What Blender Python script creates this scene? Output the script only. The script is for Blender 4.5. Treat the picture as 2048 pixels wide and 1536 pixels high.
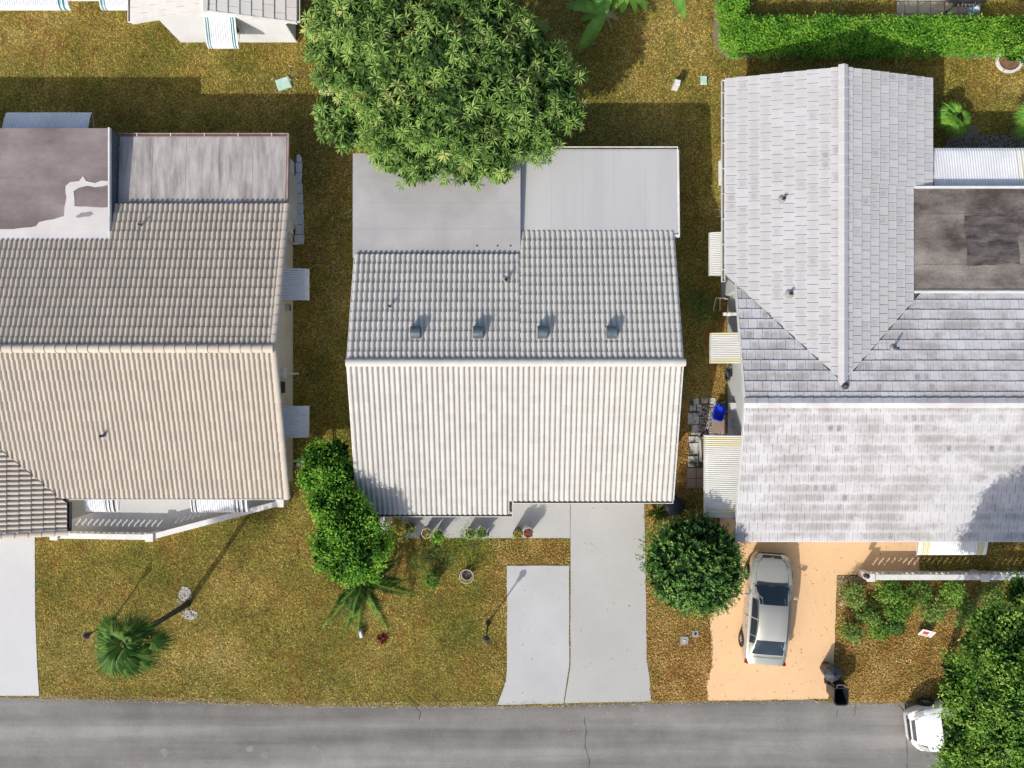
import bpy, bmesh, math, random
import numpy as np
from mathutils import Vector, Matrix

for o in list(bpy.data.objects):
    bpy.data.objects.remove(o)
scene = bpy.context.scene
COL = scene.collection
R = math.radians
random.seed(7)
rng = np.random.default_rng(7)

# ---------------------------------------------------------------- camera
H, F = 32.0, 1550.0                      # flying height (m), focal length in photo pixels
cam_d = bpy.data.cameras.new('camera')
cam = bpy.data.objects.new('camera', cam_d)
COL.objects.link(cam)
cam.location = (0, 0, H)
cam.rotation_euler = (0, 0, 0)
cam_d.sensor_width = 36.0
cam_d.lens = F / 2048 * 36.0
cam_d.clip_start = 0.5
cam_d.clip_end = 2000
scene.camera = cam
scene.render.resolution_x, scene.render.resolution_y = 1024, 768

# ---------------------------------------------------------------- sky and sun
SUN_EL = R(38.4)
SUN_H = Vector((-0.575, -0.818, 0)).normalized()      # horizontal direction towards the sun
world = bpy.data.worlds.new('World')
scene.world = world
world.use_nodes = True
wn = world.node_tree
bgn = wn.nodes['Background']
sky = wn.nodes.new('ShaderNodeTexSky')
sky.sky_type = 'NISHITA'
sky.sun_disc = False
sky.sun_elevation = SUN_EL
sky.sun_rotation = math.atan2(SUN_H.x, SUN_H.y)
sky.air_density = 1.0
sky.dust_density = 3.0
wn.links.new(sky.outputs[0], bgn.inputs[0])
bgn.inputs[1].default_value = 0.15
sun_d = bpy.data.lights.new('sun', 'SUN')
sun_d.energy = 3.7
sun_d.angle = R(0.55)
sun_d.color = (1.0, 0.955, 0.88)
sun = bpy.data.objects.new('sun', sun_d)
COL.objects.link(sun)
to_sun = SUN_H * math.cos(SUN_EL) + Vector((0, 0, math.sin(SUN_EL)))
sun.rotation_euler = (-to_sun).to_track_quat('-Z', 'Y').to_euler()
sun.location = to_sun * 60
vs = scene.view_settings
vs.view_transform = 'Standard'
vs.look = 'None'
vs.exposure = 0.12
vs.gamma = 1.0
vs.use_curve_mapping = False


def W(px, py, z=0.0):
    """photo pixel (2048 x 1536) seen at height z -> world point"""
    k = (H - z) / F
    return Vector(((px - 1024) * k, (768 - py) * k, z))


# ---------------------------------------------------------------- materials
def s2l(c):
    return tuple((x / 12.92 if x <= 0.04045 else ((x + 0.055) / 1.055) ** 2.4) for x in c)


def new_mat(name):
    m = bpy.data.materials.new(name)
    m.use_nodes = True
    nt = m.node_tree
    return m, nt, nt.nodes, nt.links, nt.nodes['Principled BSDF']


def mapping(nt, stretch=(1, 1, 1), rot=0.0):
    g = nt.nodes.new('ShaderNodeNewGeometry')
    mp = nt.nodes.new('ShaderNodeMapping')
    mp.inputs['Scale'].default_value = stretch
    mp.inputs['Rotation'].default_value = (0, 0, rot)
    nt.links.new(g.outputs['Position'], mp.inputs['Vector'])
    return mp.outputs[0]


def noise(nt, vec, scale, detail=4.0, rough=0.6):
    n = nt.nodes.new('ShaderNodeTexNoise')
    n.inputs['Scale'].default_value = scale
    n.inputs['Detail'].default_value = detail
    n.inputs['Roughness'].default_value = rough
    nt.links.new(vec, n.inputs['Vector'])
    return n.outputs[0]


def ramp(nt, fac, stops, interp='LINEAR'):
    r = nt.nodes.new('ShaderNodeValToRGB')
    el = r.color_ramp.elements
    r.color_ramp.interpolation = interp
    while len(el) < len(stops):
        el.new(0.5)
    for e, (p, c) in zip(el, stops):
        e.position = p
        e.color = (c, c, c, 1) if isinstance(c, (int, float)) else (*c, 1)
    if fac is not None:
        nt.links.new(fac, r.inputs[0])
    return r.outputs[0]


def mix(nt, fac, a, b, mode='MIX'):
    n = nt.nodes.new('ShaderNodeMix')
    n.data_type = 'RGBA'
    n.blend_type = mode
    for sock, v in ((n.inputs[0], fac), (n.inputs[6], a), (n.inputs[7], b)):
        if isinstance(v, bpy.types.NodeSocket):
            nt.links.new(v, sock)
        elif isinstance(v, (int, float)):
            sock.default_value = v
        else:
            sock.default_value = (*v, 1)
    return n.outputs[2]


def math_node(nt, op, a, b=None):
    n = nt.nodes.new('ShaderNodeMath')
    n.operation = op
    for i, v in enumerate((a, b)):
        if v is None:
            continue
        if isinstance(v, bpy.types.NodeSocket):
            nt.links.new(v, n.inputs[i])
        else:
            n.inputs[i].default_value = v
    return n.outputs[0]


def bump(nt, height, bsdf, strength=0.3, dist=0.02):
    b = nt.nodes.new('ShaderNodeBump')
    b.inputs['Strength'].default_value = strength
    b.inputs['Distance'].default_value = dist
    nt.links.new(height, b.inputs['Height'])
    nt.links.new(b.outputs[0], bsdf.inputs['Normal'])


def surf(name, c1, c2=None, scale=1.0, rough=0.7, bscale=0, bstr=0.3, bdist=0.01,
         speck=None, speck_amt=0.3, stretch=(1, 1, 1), metal=0.0, spec=0.3, lo=0.35, hi=0.65, fine=0.12):
    """two colours mixed by noise, fine grain on top, optional relief"""
    m, nt, N, L, b = new_mat(name)
    v = mapping(nt, stretch)
    c2 = c2 or tuple(x * 0.8 for x in c1)
    f = ramp(nt, noise(nt, v, scale, 6, 0.62), [(lo, 0.0), (hi, 1.0)])
    col = mix(nt, f, c1, c2)
    if fine:
        g = ramp(nt, noise(nt, v, max(18, scale * 14), 3, 0.7), [(0.3, 1 - fine), (0.7, 1 + fine * 0.5)])
        col = mix(nt, 1.0, col, g, 'MULTIPLY')
    if speck:
        vo = nt.nodes.new('ShaderNodeTexVoronoi')
        vo.inputs['Scale'].default_value = 5.0
        L.new(v, vo.inputs['Vector'])
        sm = ramp(nt, vo.outputs['Distance'], [(0.03, 1.0), (0.10, 0.0)])
        keep = ramp(nt, noise(nt, v, 1.3, 2), [(0.5, 0.0), (0.6, speck_amt)])
        col = mix(nt, math_node(nt, 'MULTIPLY', sm, keep), col, speck)
    L.new(col, b.inputs['Base Color'])
    b.inputs['Roughness'].default_value = rough
    b.inputs['Metallic'].default_value = metal
    b.inputs['Specular IOR Level'].default_value = spec
    if bscale:
        bump(nt, noise(nt, v, bscale, 4, 0.7), b, bstr, bdist)
    return m


def leaf_mat(name, dark, mid, light, trans=0.25, yellow=None, rough=0.55):
    """leaf colour by a per-leaf random value plus broad noise"""
    m, nt, N, L, b = new_mat(name)
    a = N.new('ShaderNodeAttribute')
    a.attribute_name = 'tint'
    v = mapping(nt)
    n = ramp(nt, noise(nt, v, 0.9, 3), [(0.3, 0.0), (0.7, 0.5)])
    f = math_node(nt, 'ADD', math_node(nt, 'MULTIPLY', a.outputs['Fac'], 0.6), n)
    stops = [(0.08, dark), (0.5, mid), (0.92, light)]
    if yellow:
        stops = [(0.06, dark), (0.45, mid), (0.8, light), (0.97, yellow)]
    col = ramp(nt, f, stops)
    L.new(col, b.inputs['Base Color'])
    b.inputs['Roughness'].default_value = rough
    b.inputs['Specular IOR Level'].default_value = 0.18
    if trans:
        t = N.new('ShaderNodeBsdfTranslucent')
        L.new(mix(nt, 1.0, col, (1.0, 1.0, 0.45), 'MULTIPLY'), t.inputs[0])
        ms = N.new('ShaderNodeMixShader')
        ms.inputs[0].default_value = trans
        L.new(b.outputs[0], ms.inputs[1])
        L.new(t.outputs[0], ms.inputs[2])
        L.new(ms.outputs[0], N['Material Output'].inputs[0])
    return m


def tile_mat(name, base, dark, stain=None, stain_amt=0.0, streak=(1, 1, 1), big=None):
    """roof tile: per-tile shade, grime smudge in the middle of some tiles, streaks"""
    m, nt, N, L, b = new_mat(name)
    at = N.new('ShaderNodeAttribute')
    at.attribute_name = 'trand'
    oi = N.new('ShaderNodeObjectInfo')
    r = math_node(nt, 'FRACT', math_node(nt, 'ADD', at.outputs['Fac'], oi.outputs['Random']))
    v = mapping(nt)
    col = mix(nt, math_node(nt, 'MULTIPLY', r, 0.55), base, dark)
    vs_ = mapping(nt, streak)
    st = ramp(nt, noise(nt, vs_, 3.0, 5, 0.65), [(0.4, 0.0), (0.75, 0.5)])
    col = mix(nt, st, col, dark)
    if stain:
        uv = N.new('ShaderNodeUVMap')
        sx = N.new('ShaderNodeSeparateXYZ')
        L.new(uv.outputs[0], sx.inputs[0])
        du = math_node(nt, 'ABSOLUTE', math_node(nt, 'SUBTRACT', sx.outputs[0], 0.5))
        dv = math_node(nt, 'ABSOLUTE', math_node(nt, 'SUBTRACT', sx.outputs[1], 0.48))
        mu = ramp(nt, du, [(0.22, 1.0), (0.46, 0.0)])
        mv = ramp(nt, dv, [(0.16, 1.0), (0.40, 0.0)])
        mask = math_node(nt, 'MULTIPLY', mu, mv)
        fine = ramp(nt, noise(nt, mapping(nt, streak), 9.0, 6, 0.75), [(0.36, 0.0), (0.56, 1.0)])
        broad = ramp(nt, noise(nt, v, 0.55, 3, 0.6), [(0.38, 0.1), (0.62, 1.0)])
        per = ramp(nt, r, [(0.15, 0.15), (0.95, 1.0)])
        k = math_node(nt, 'MULTIPLY', math_node(nt, 'MULTIPLY', mask, fine), math_node(nt, 'MULTIPLY', broad, per))
        col = mix(nt, math_node(nt, 'MULTIPLY', k, stain_amt), col, stain)
        # broad dull film over patches of the slope
        if big:
            bm_ = ramp(nt, noise(nt, mapping(nt, (0.8, 1.3, 1)), 0.9, 7, 0.72), [(0.44, 0.0), (0.60, 0.95)])
            col = mix(nt, math_node(nt, 'MULTIPLY', bm_, ramp(nt, mv, [(0, 0.5), (1, 1)])), col, big)
    sp = ramp(nt, noise(nt, v, 38.0, 2, 0.5), [(0.2, 0.82), (0.45, 1.0)])
    col = mix(nt, 1.0, col, sp, 'MULTIPLY')
    L.new(col, b.inputs['Base Color'])
    b.inputs['Roughness'].default_value = 0.75
    b.inputs['Specular IOR Level'].default_value = 0.25
    bump(nt, noise(nt, v, 45, 3), b, 0.15, 0.004)
    return m


M = {}
M['tile_white'] = tile_mat('white_roof_tile', (0.56, 0.54, 0.50), (0.47, 0.45, 0.415), (0.36, 0.38, 0.36), 0.35, (4, 0.6, 1))
M['tile_beige'] = tile_mat('beige_roof_tile', (0.53, 0.465, 0.385), (0.43, 0.375, 0.315), (0.36, 0.33, 0.30), 0.3, (3, 0.7, 1))
M['tile_grey'] = tile_mat('pale_grey_flat_tile', (0.60, 0.585, 0.59), (0.51, 0.50, 0.505), (0.13, 0.12, 0.11), 1.0, (7, 1.2, 1), (0.36, 0.34, 0.33))
M['tile_grey_side'] = tile_mat('pale_grey_flat_tile_wing', (0.53, 0.52, 0.53), (0.46, 0.455, 0.465), (0.20, 0.19, 0.18), 0.9, (1.2, 6, 1), (0.46, 0.45, 0.44))
M['shingle'] = tile_mat('off_white_flat_tile', (0.66, 0.63, 0.58), (0.58, 0.55, 0.51), (0.45, 0.42, 0.39), 0.3, (1, 1, 1))
M['deck'] = surf('roof_felt_dark', (0.10, 0.10, 0.105), (0.16, 0.16, 0.16), 3)
M['stucco_white'] = surf('white_stucco', (0.72, 0.73, 0.74), (0.64, 0.65, 0.66), 0.8, 0.85, 60, 0.4, 0.006)
M['stucco_cream'] = surf('cream_stucco', (0.62, 0.58, 0.47), (0.52, 0.48, 0.38), 0.9, 0.85, 60, 0.4, 0.006)
M['stucco_grey'] = surf('pale_grey_stucco', (0.56, 0.58, 0.56), (0.48, 0.50, 0.49), 0.8, 0.85, 60, 0.4, 0.006)
M['trim_white'] = surf('white_painted_metal', (0.74, 0.74, 0.73), (0.62, 0.61, 0.58), 1.5, 0.45, spec=0.5)
M['trim_brown'] = surf('rusty_pink_gutter', (0.42, 0.30, 0.26), (0.30, 0.21, 0.18), 2.0, 0.6)
M['gutter_in'] = surf('gutter_grime', (0.22, 0.21, 0.13), (0.10, 0.09, 0.06), 4, 0.8)
M['membrane_grey'] = surf('grey_roof_membrane', (0.315, 0.31, 0.31), (0.40, 0.395, 0.395), 0.45, 0.6, 6, 0.08, 0.01, fine=0.05)
M['membrane_metal'] = surf('pale_metal_roof_panel', (0.475, 0.475, 0.47), (0.43, 0.43, 0.43), 0.35, 0.5, stretch=(3, 0.3, 1), fine=0.03)
M['membrane_mauve'] = surf('weathered_mauve_membrane', (0.155, 0.12, 0.116), (0.30, 0.262, 0.256), 0.45, 0.55, 3, 0.1, 0.02, stretch=(0.7, 1.2, 1), lo=0.42, hi=0.72, fine=0.08)
M['membrane_coat'] = surf('pale_roof_coating', (0.60, 0.57, 0.56), (0.52, 0.49, 0.48), 0.8, 0.55, fine=0.05)
M['membrane_streak'] = surf('streaked_grey_metal_roof', (0.46, 0.435, 0.42), (0.20, 0.165, 0.155), 1.5, 0.5, stretch=(2.4, 0.4, 1), lo=0.36, hi=0.72, fine=0.12)
M['membrane_dark'] = surf('dark_stained_roll_roofing', (0.075, 0.06, 0.052), (0.30, 0.265, 0.235), 0.60, 0.5, 5, 0.25, 0.03, stretch=(0.8, 1.3, 1), lo=0.38, hi=0.68, fine=0.3)
M['patch_dark'] = surf('dark_tar_patch', (0.045, 0.036, 0.034), (0.15, 0.13, 0.12), 2.2, 0.35, 3, 0.5, 0.05, stretch=(0.6, 1.5, 1))
M['lead'] = surf('dark_blue_grey_vent_metal', (0.075, 0.105, 0.125), (0.12, 0.155, 0.175), 5, 0.45, metal=0.3)
M['dark_metal'] = surf('dark_metal', (0.035, 0.035, 0.04), (0.06, 0.06, 0.065), 6, 0.45)
M['awning'] = surf('pale_aluminium_awning', (0.72, 0.73, 0.75), (0.62, 0.63, 0.65), 1.0, 0.5, fine=0.05)
M['awning_aged'] = surf('aged_cream_aluminium_awning', (0.62, 0.62, 0.61), (0.55, 0.545, 0.50), 1.3, 0.5, stretch=(0.5, 3, 1), speck=(0.1, 0.09, 0.08), speck_amt=0.9, fine=0.06)
M['stripe_green'] = surf('teal_stripe_paint', (0.02, 0.22, 0.22), (0.02, 0.17, 0.18), 2, 0.5)
M['stripe_black'] = surf('black_stripe_paint', (0.03, 0.03, 0.032), (0.05, 0.05, 0.05), 2, 0.5)
M['stripe_yellow'] = surf('faded_yellow_stripe_paint', (0.60, 0.55, 0.30), (0.58, 0.55, 0.40), 2, 0.5)
M['conc_grey'] = surf('grey_painted_concrete', (0.385, 0.38, 0.365), (0.42, 0.415, 0.40), 0.35, 0.75, 40, 0.15, 0.004, speck=(0.16, 0.15, 0.14), speck_amt=0.4, fine=0.05)
M['conc_blue'] = surf('pale_blue_grey_concrete', (0.405, 0.405, 0.405), (0.455, 0.455, 0.455), 0.4, 0.75, 40, 0.15, 0.004, speck=(0.18, 0.17, 0.16), speck_amt=0.5, fine=0.05)
M['conc_white'] = surf('white_painted_concrete', (0.53, 0.53, 0.535), (0.49, 0.49, 0.50), 0.4, 0.7, 40, 0.12, 0.004, fine=0.05)
M['conc_peach'] = surf('peach_painted_concrete', (0.74, 0.485, 0.265), (0.69, 0.455, 0.26), 0.5, 0.75, 40, 0.15, 0.004, speck=(0.10, 0.05, 0.03), speck_amt=0.9, fine=0.06)
M['paver'] = surf('tan_grey_paver', (0.36, 0.33, 0.27), (0.26, 0.24, 0.19), 1.8, 0.85, 30, 0.3, 0.006)
M['paver_white'] = surf('white_paver', (0.60, 0.60, 0.64), (0.50, 0.50, 0.53), 2.0, 0.8, 30, 0.2, 0.005)
M['paver_pink'] = surf('pinkish_paver', (0.40, 0.28, 0.21), (0.32, 0.24, 0.19), 2.0, 0.85, 30, 0.3, 0.006)
M['stone_worn'] = surf('worn_white_painted_stone', (0.56, 0.55, 0.50), (0.09, 0.08, 0.06), 3.2, 0.9, 20, 0.4, 0.01, lo=0.45, hi=0.62)
M['pebble'] = surf('white_pebble', (0.60, 0.58, 0.55), (0.40, 0.36, 0.32), 6, 0.8)
M['pebble_dark'] = surf('grey_gravel', (0.24, 0.23, 0.22), (0.34, 0.32, 0.31), 6, 0.8)
M['bark'] = surf('grey_brown_bark', (0.15, 0.115, 0.085), (0.09, 0.07, 0.05), 6, 0.9, 20, 0.6, 0.02)
M['palm_bark'] = surf('dark_palm_trunk', (0.10, 0.085, 0.06), (0.055, 0.05, 0.035), 5, 0.9, 14, 0.8, 0.03, stretch=(1, 1, 4))
M['soil'] = surf('brown_soil', (0.10, 0.07, 0.045), (0.16, 0.11, 0.07), 3, 0.95, 30, 0.5, 0.02)
M['mulch_path'] = surf('grey_brown_mulch', (0.20, 0.155, 0.12), (0.28, 0.21, 0.16), 4, 0.95, 30, 0.5, 0.02, fine=0.3)
M['terracotta'] = surf('terracotta_pot', (0.24, 0.11, 0.07), (0.19, 0.09, 0.06), 5, 0.8)
M['pot_white'] = surf('white_plastic_pot', (0.62, 0.61, 0.58), (0.52, 0.50, 0.47), 4, 0.5)
M['pot_dark'] = surf('dark_plastic_pot', (0.045, 0.04, 0.038), (0.07, 0.06, 0.055), 4, 0.5)
M['plastic_black'] = surf('black_plastic', (0.016, 0.016, 0.018), (0.03, 0.03, 0.032), 4, 0.38, spec=0.5)
M['plastic_slate'] = surf('slate_plastic', (0.03, 0.034, 0.042), (0.045, 0.048, 0.058), 4, 0.6, spec=0.3)
M['plastic_blue'] = surf('blue_plastic', (0.015, 0.06, 0.75), (0.012, 0.05, 0.6), 4, 0.4, spec=0.5)
M['green_box'] = surf('pale_green_utility_box', (0.36, 0.60, 0.48), (0.55, 0.66, 0.58), 3, 0.6)
M['yellow_box'] = surf('pale_yellow_green_box', (0.58, 0.60, 0.26), (0.50, 0.53, 0.22), 3, 0.6)
M['glass'] = surf('dark_glass', (0.012, 0.02, 0.03), (0.02, 0.032, 0.045), 1, 0.06, fine=0, spec=0.6)
M['glass_house'] = surf('house_window_glass', (0.05, 0.07, 0.08), (0.04, 0.05, 0.06), 1, 0.08, fine=0, spec=0.6)
M['tyre'] = surf('tyre_rubber', (0.02, 0.02, 0.02), (0.03, 0.03, 0.03), 8, 0.8)
M['rim'] = surf('alloy_rim', (0.5, 0.5, 0.5), (0.45, 0.45, 0.45), 4, 0.3, metal=0.8)
M['red_lamp'] = surf('red_tail_lamp', (0.35, 0.015, 0.015), (0.25, 0.01, 0.01), 4, 0.2)
M['lamp_clear'] = surf('clear_headlamp', (0.42, 0.42, 0.40), (0.3, 0.3, 0.3), 6, 0.15)
M['seam'] = surf('dark_seam', (0.03, 0.03, 0.03), (0.04, 0.04, 0.04), 4, 0.7)
M['sign_red'] = surf('red_print', (0.45, 0.06, 0.05), (0.4, 0.06, 0.05), 4, 0.6)
M['sign_grey'] = surf('grey_print', (0.25, 0.27, 0.25), (0.22, 0.24, 0.22), 4, 0.6)
M['orange_brown'] = surf('ochre_planter_soil', (0.15, 0.08, 0.05), (0.25, 0.13, 0.08), 6, 0.9)
M['white_blue'] = surf('blue_white_glaze', (0.60, 0.62, 0.62), (0.16, 0.34, 0.50), 2.5, 0.3, lo=0.5, hi=0.56)


def paint(name, c, metal=0.5, rough=0.28):
    m, nt, N, L, b = new_mat(name)
    L.new(mix(nt, ramp(nt, noise(nt, mapping(nt), 1.2, 3), [(0.3, 0.0), (0.7, 0.3)]), c, tuple(x * 0.85 for x in c)), b.inputs['Base Color'])
    b.inputs['Metallic'].default_value = metal
    b.inputs['Roughness'].default_value = rough
    b.inputs['Coat Weight'].default_value = 0.6
    b.inputs['Coat Roughness'].default_value = 0.05
    return m


M['paint_silver'] = paint('champagne_silver_paint', (0.46, 0.455, 0.405), 0.4, 0.36)
M['paint_white'] = paint('white_car_paint', (0.72, 0.73, 0.75), 0.0, 0.3)

M['leaf_mango'] = leaf_mat('mango_leaf', (0.025, 0.065, 0.014), (0.19, 0.34, 0.07), (0.38, 0.53, 0.15), 0.30, (0.50, 0.46, 0.18))
M['leaf_bright'] = leaf_mat('bright_green_leaf', (0.012, 0.05, 0.006), (0.14, 0.36, 0.03), (0.42, 0.64, 0.09), 0.30)
M['leaf_ficus'] = leaf_mat('deep_green_leaf', (0.009, 0.034, 0.007), (0.085, 0.21, 0.04), (0.30, 0.48, 0.12), 0.22)
M['leaf_street'] = leaf_mat('street_tree_leaf', (0.013, 0.046, 0.008), (0.15, 0.32, 0.045), (0.41, 0.58, 0.12), 0.30)
M['leaf_hedge'] = leaf_mat('hedge_leaf', (0.02, 0.085, 0.008), (0.13, 0.34, 0.028), (0.34, 0.55, 0.07), 0.28)
M['leaf_yellow'] = leaf_mat('yellow_green_leaf', (0.22, 0.24, 0.04), (0.40, 0.38, 0.08), (0.55, 0.47, 0.15), 0.3)
M['leaf_palm'] = leaf_mat('palm_frond_green', (0.022, 0.07, 0.012), (0.06, 0.15, 0.022), (0.20, 0.32, 0.06), 0.22)
M['leaf_fan'] = leaf_mat('light_fan_palm_green', (0.09, 0.26, 0.03), (0.19, 0.42, 0.05), (0.33, 0.52, 0.10), 0.3)
M['leaf_banana'] = leaf_mat('banana_leaf', (0.06, 0.20, 0.04), (0.14, 0.34, 0.06), (0.28, 0.48, 0.09), 0.35)
M['leaf_dead'] = leaf_mat('dry_leaf', (0.22, 0.15, 0.07), (0.38, 0.29, 0.15), (0.55, 0.45, 0.28), 0.15)
M['leaf_straw'] = leaf_mat('pale_straw', (0.30, 0.22, 0.10), (0.52, 0.40, 0.18), (0.72, 0.60, 0.34), 0.1)
M['leaf_shrub'] = leaf_mat('shrub_leaf', (0.04, 0.12, 0.02), (0.13, 0.25, 0.045), (0.32, 0.42, 0.12), 0.28, (0.40, 0.17, 0.08))
M['leaf_red'] = leaf_mat('red_bromeliad_leaf', (0.15, 0.02, 0.03), (0.30, 0.05, 0.06), (0.45, 0.14, 0.11), 0.2)
M['leaf_litter'] = leaf_mat('fallen_leaf_litter', (0.15, 0.065, 0.018), (0.46, 0.25, 0.07), (0.70, 0.45, 0.16), 0.15, (0.78, 0.58, 0.30))


def grass_mat(name, blades):
    m, nt, N, L, b = new_mat(name)
    v = mapping(nt)
    big = noise(nt, v, 0.22, 5, 0.6)
    mid = noise(nt, v, 0.75, 8, 0.75)
    fin = noise(nt, v, 9.0, 3, 0.7)
    if blades:
        a = N.new('ShaderNodeAttribute')
        a.attribute_name = 'tint'
        rnd = a.outputs['Fac']
        j = math_node(nt, 'MULTIPLY', math_node(nt, 'SUBTRACT', rnd, 0.5), 0.30)
    else:
        j = math_node(nt, 'MULTIPLY', math_node(nt, 'SUBTRACT', fin, 0.5), 0.45)
    f1 = math_node(nt, 'ADD', big, j)
    col = ramp(nt, f1, [(0.34, (0.27, 0.255, 0.05)), (0.46, (0.40, 0.335, 0.075)), (0.56, (0.50, 0.40, 0.11)), (0.68, (0.60, 0.49, 0.17))])
    f2 = math_node(nt, 'ADD', mid, j)
    col = mix(nt, ramp(nt, f2, [(0.50, 0.0), (0.66, 0.75)]), col, (0.40, 0.195, 0.055))
    f3 = math_node(nt, 'ADD', noise(nt, mapping(nt, (1, 1, 1), 1.0), 0.5, 7, 0.72), j)
    col = mix(nt, ramp(nt, f3, [(0.52, 0.0), (0.68, 0.8)]), col, (0.15, 0.19, 0.03))
    f4 = math_node(nt, 'ADD', noise(nt, mapping(nt, (1, 1, 1), 2.2), 1.6, 6, 0.7), j)
    col = mix(nt, ramp(nt, f4, [(0.56, 0.0), (0.72, 0.7)]), col, (0.17, 0.11, 0.04))
    if blades:
        vary = ramp(nt, math_node(nt, 'FRACT', math_node(nt, 'MULTIPLY', rnd, 7.13)), [(0.0, 0.36), (0.55, 1.05), (1.0, 1.9)])
        col = mix(nt, 1.0, col, vary, 'MULTIPLY')
    else:
        col = mix(nt, 1.0, col, (0.42, 0.38, 0.35), 'MULTIPLY')
    L.new(col, b.inputs['Base Color'])
    b.inputs['Roughness'].default_value = 0.8
    b.inputs['Specular IOR Level'].default_value = 0.15
    if blades:
        t = N.new('ShaderNodeBsdfTranslucent')
        L.new(col, t.inputs[0])
        ms = N.new('ShaderNodeMixShader')
        ms.inputs[0].default_value = 0.3
        L.new(b.outputs[0], ms.inputs[1])
        L.new(t.outputs[0], ms.inputs[2])
        L.new(ms.outputs[0], N['Material Output'].inputs[0])
    else:
        bump(nt, fin, b, 0.6, 0.03)
    return m


M['lawn'] = grass_mat('lawn_ground', False)
M['blades'] = grass_mat('dry_grass_blades', True)


def asphalt():
    m, nt, N, L, b = new_mat('worn_asphalt')
    v = mapping(nt)
    band = noise(nt, mapping(nt, (0.05, 1.0, 1)), 1.0, 4, 0.55)
    blot = noise(nt, v, 0.5, 6, 0.65)
    f = math_node(nt, 'ADD', math_node(nt, 'MULTIPLY', band, 0.65), math_node(nt, 'MULTIPLY', blot, 0.35))
    col = ramp(nt, f, [(0.35, (0.125, 0.119, 0.11)), (0.5, (0.21, 0.20, 0.187)), (0.62, (0.29, 0.278, 0.262))])
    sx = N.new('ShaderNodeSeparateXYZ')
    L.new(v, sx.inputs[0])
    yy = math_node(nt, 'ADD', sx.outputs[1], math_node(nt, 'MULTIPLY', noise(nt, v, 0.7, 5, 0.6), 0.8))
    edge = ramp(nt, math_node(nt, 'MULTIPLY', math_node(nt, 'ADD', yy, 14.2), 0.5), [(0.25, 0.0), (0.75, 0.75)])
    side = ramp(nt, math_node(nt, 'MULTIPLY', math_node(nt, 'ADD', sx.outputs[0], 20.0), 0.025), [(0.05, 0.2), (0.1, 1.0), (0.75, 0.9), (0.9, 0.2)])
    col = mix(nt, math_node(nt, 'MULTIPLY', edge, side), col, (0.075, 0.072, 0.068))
    g = ramp(nt, noise(nt, v, 40, 3, 0.85), [(0.25, 0.55), (0.75, 1.35)])
    col = mix(nt, 1.0, col, g, 'MULTIPLY')
    vo = N.new('ShaderNodeTexVoronoi')
    vo.inputs['Scale'].default_value = 3.0
    L.new(v, vo.inputs['Vector'])
    col = mix(nt, ramp(nt, vo.outputs['Distance'], [(0.025, 0.8), (0.05, 0.0)]), col, (0.42, 0.38, 0.32))
    L.new(col, b.inputs['Base Color'])
    b.inputs['Roughness'].default_value = 0.9
    bump(nt, noise(nt, v, 60, 3, 0.8), b, 0.5, 0.01)
    return m


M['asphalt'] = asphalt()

# ---------------------------------------------------------------- mesh helpers
ORG = {}


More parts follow.
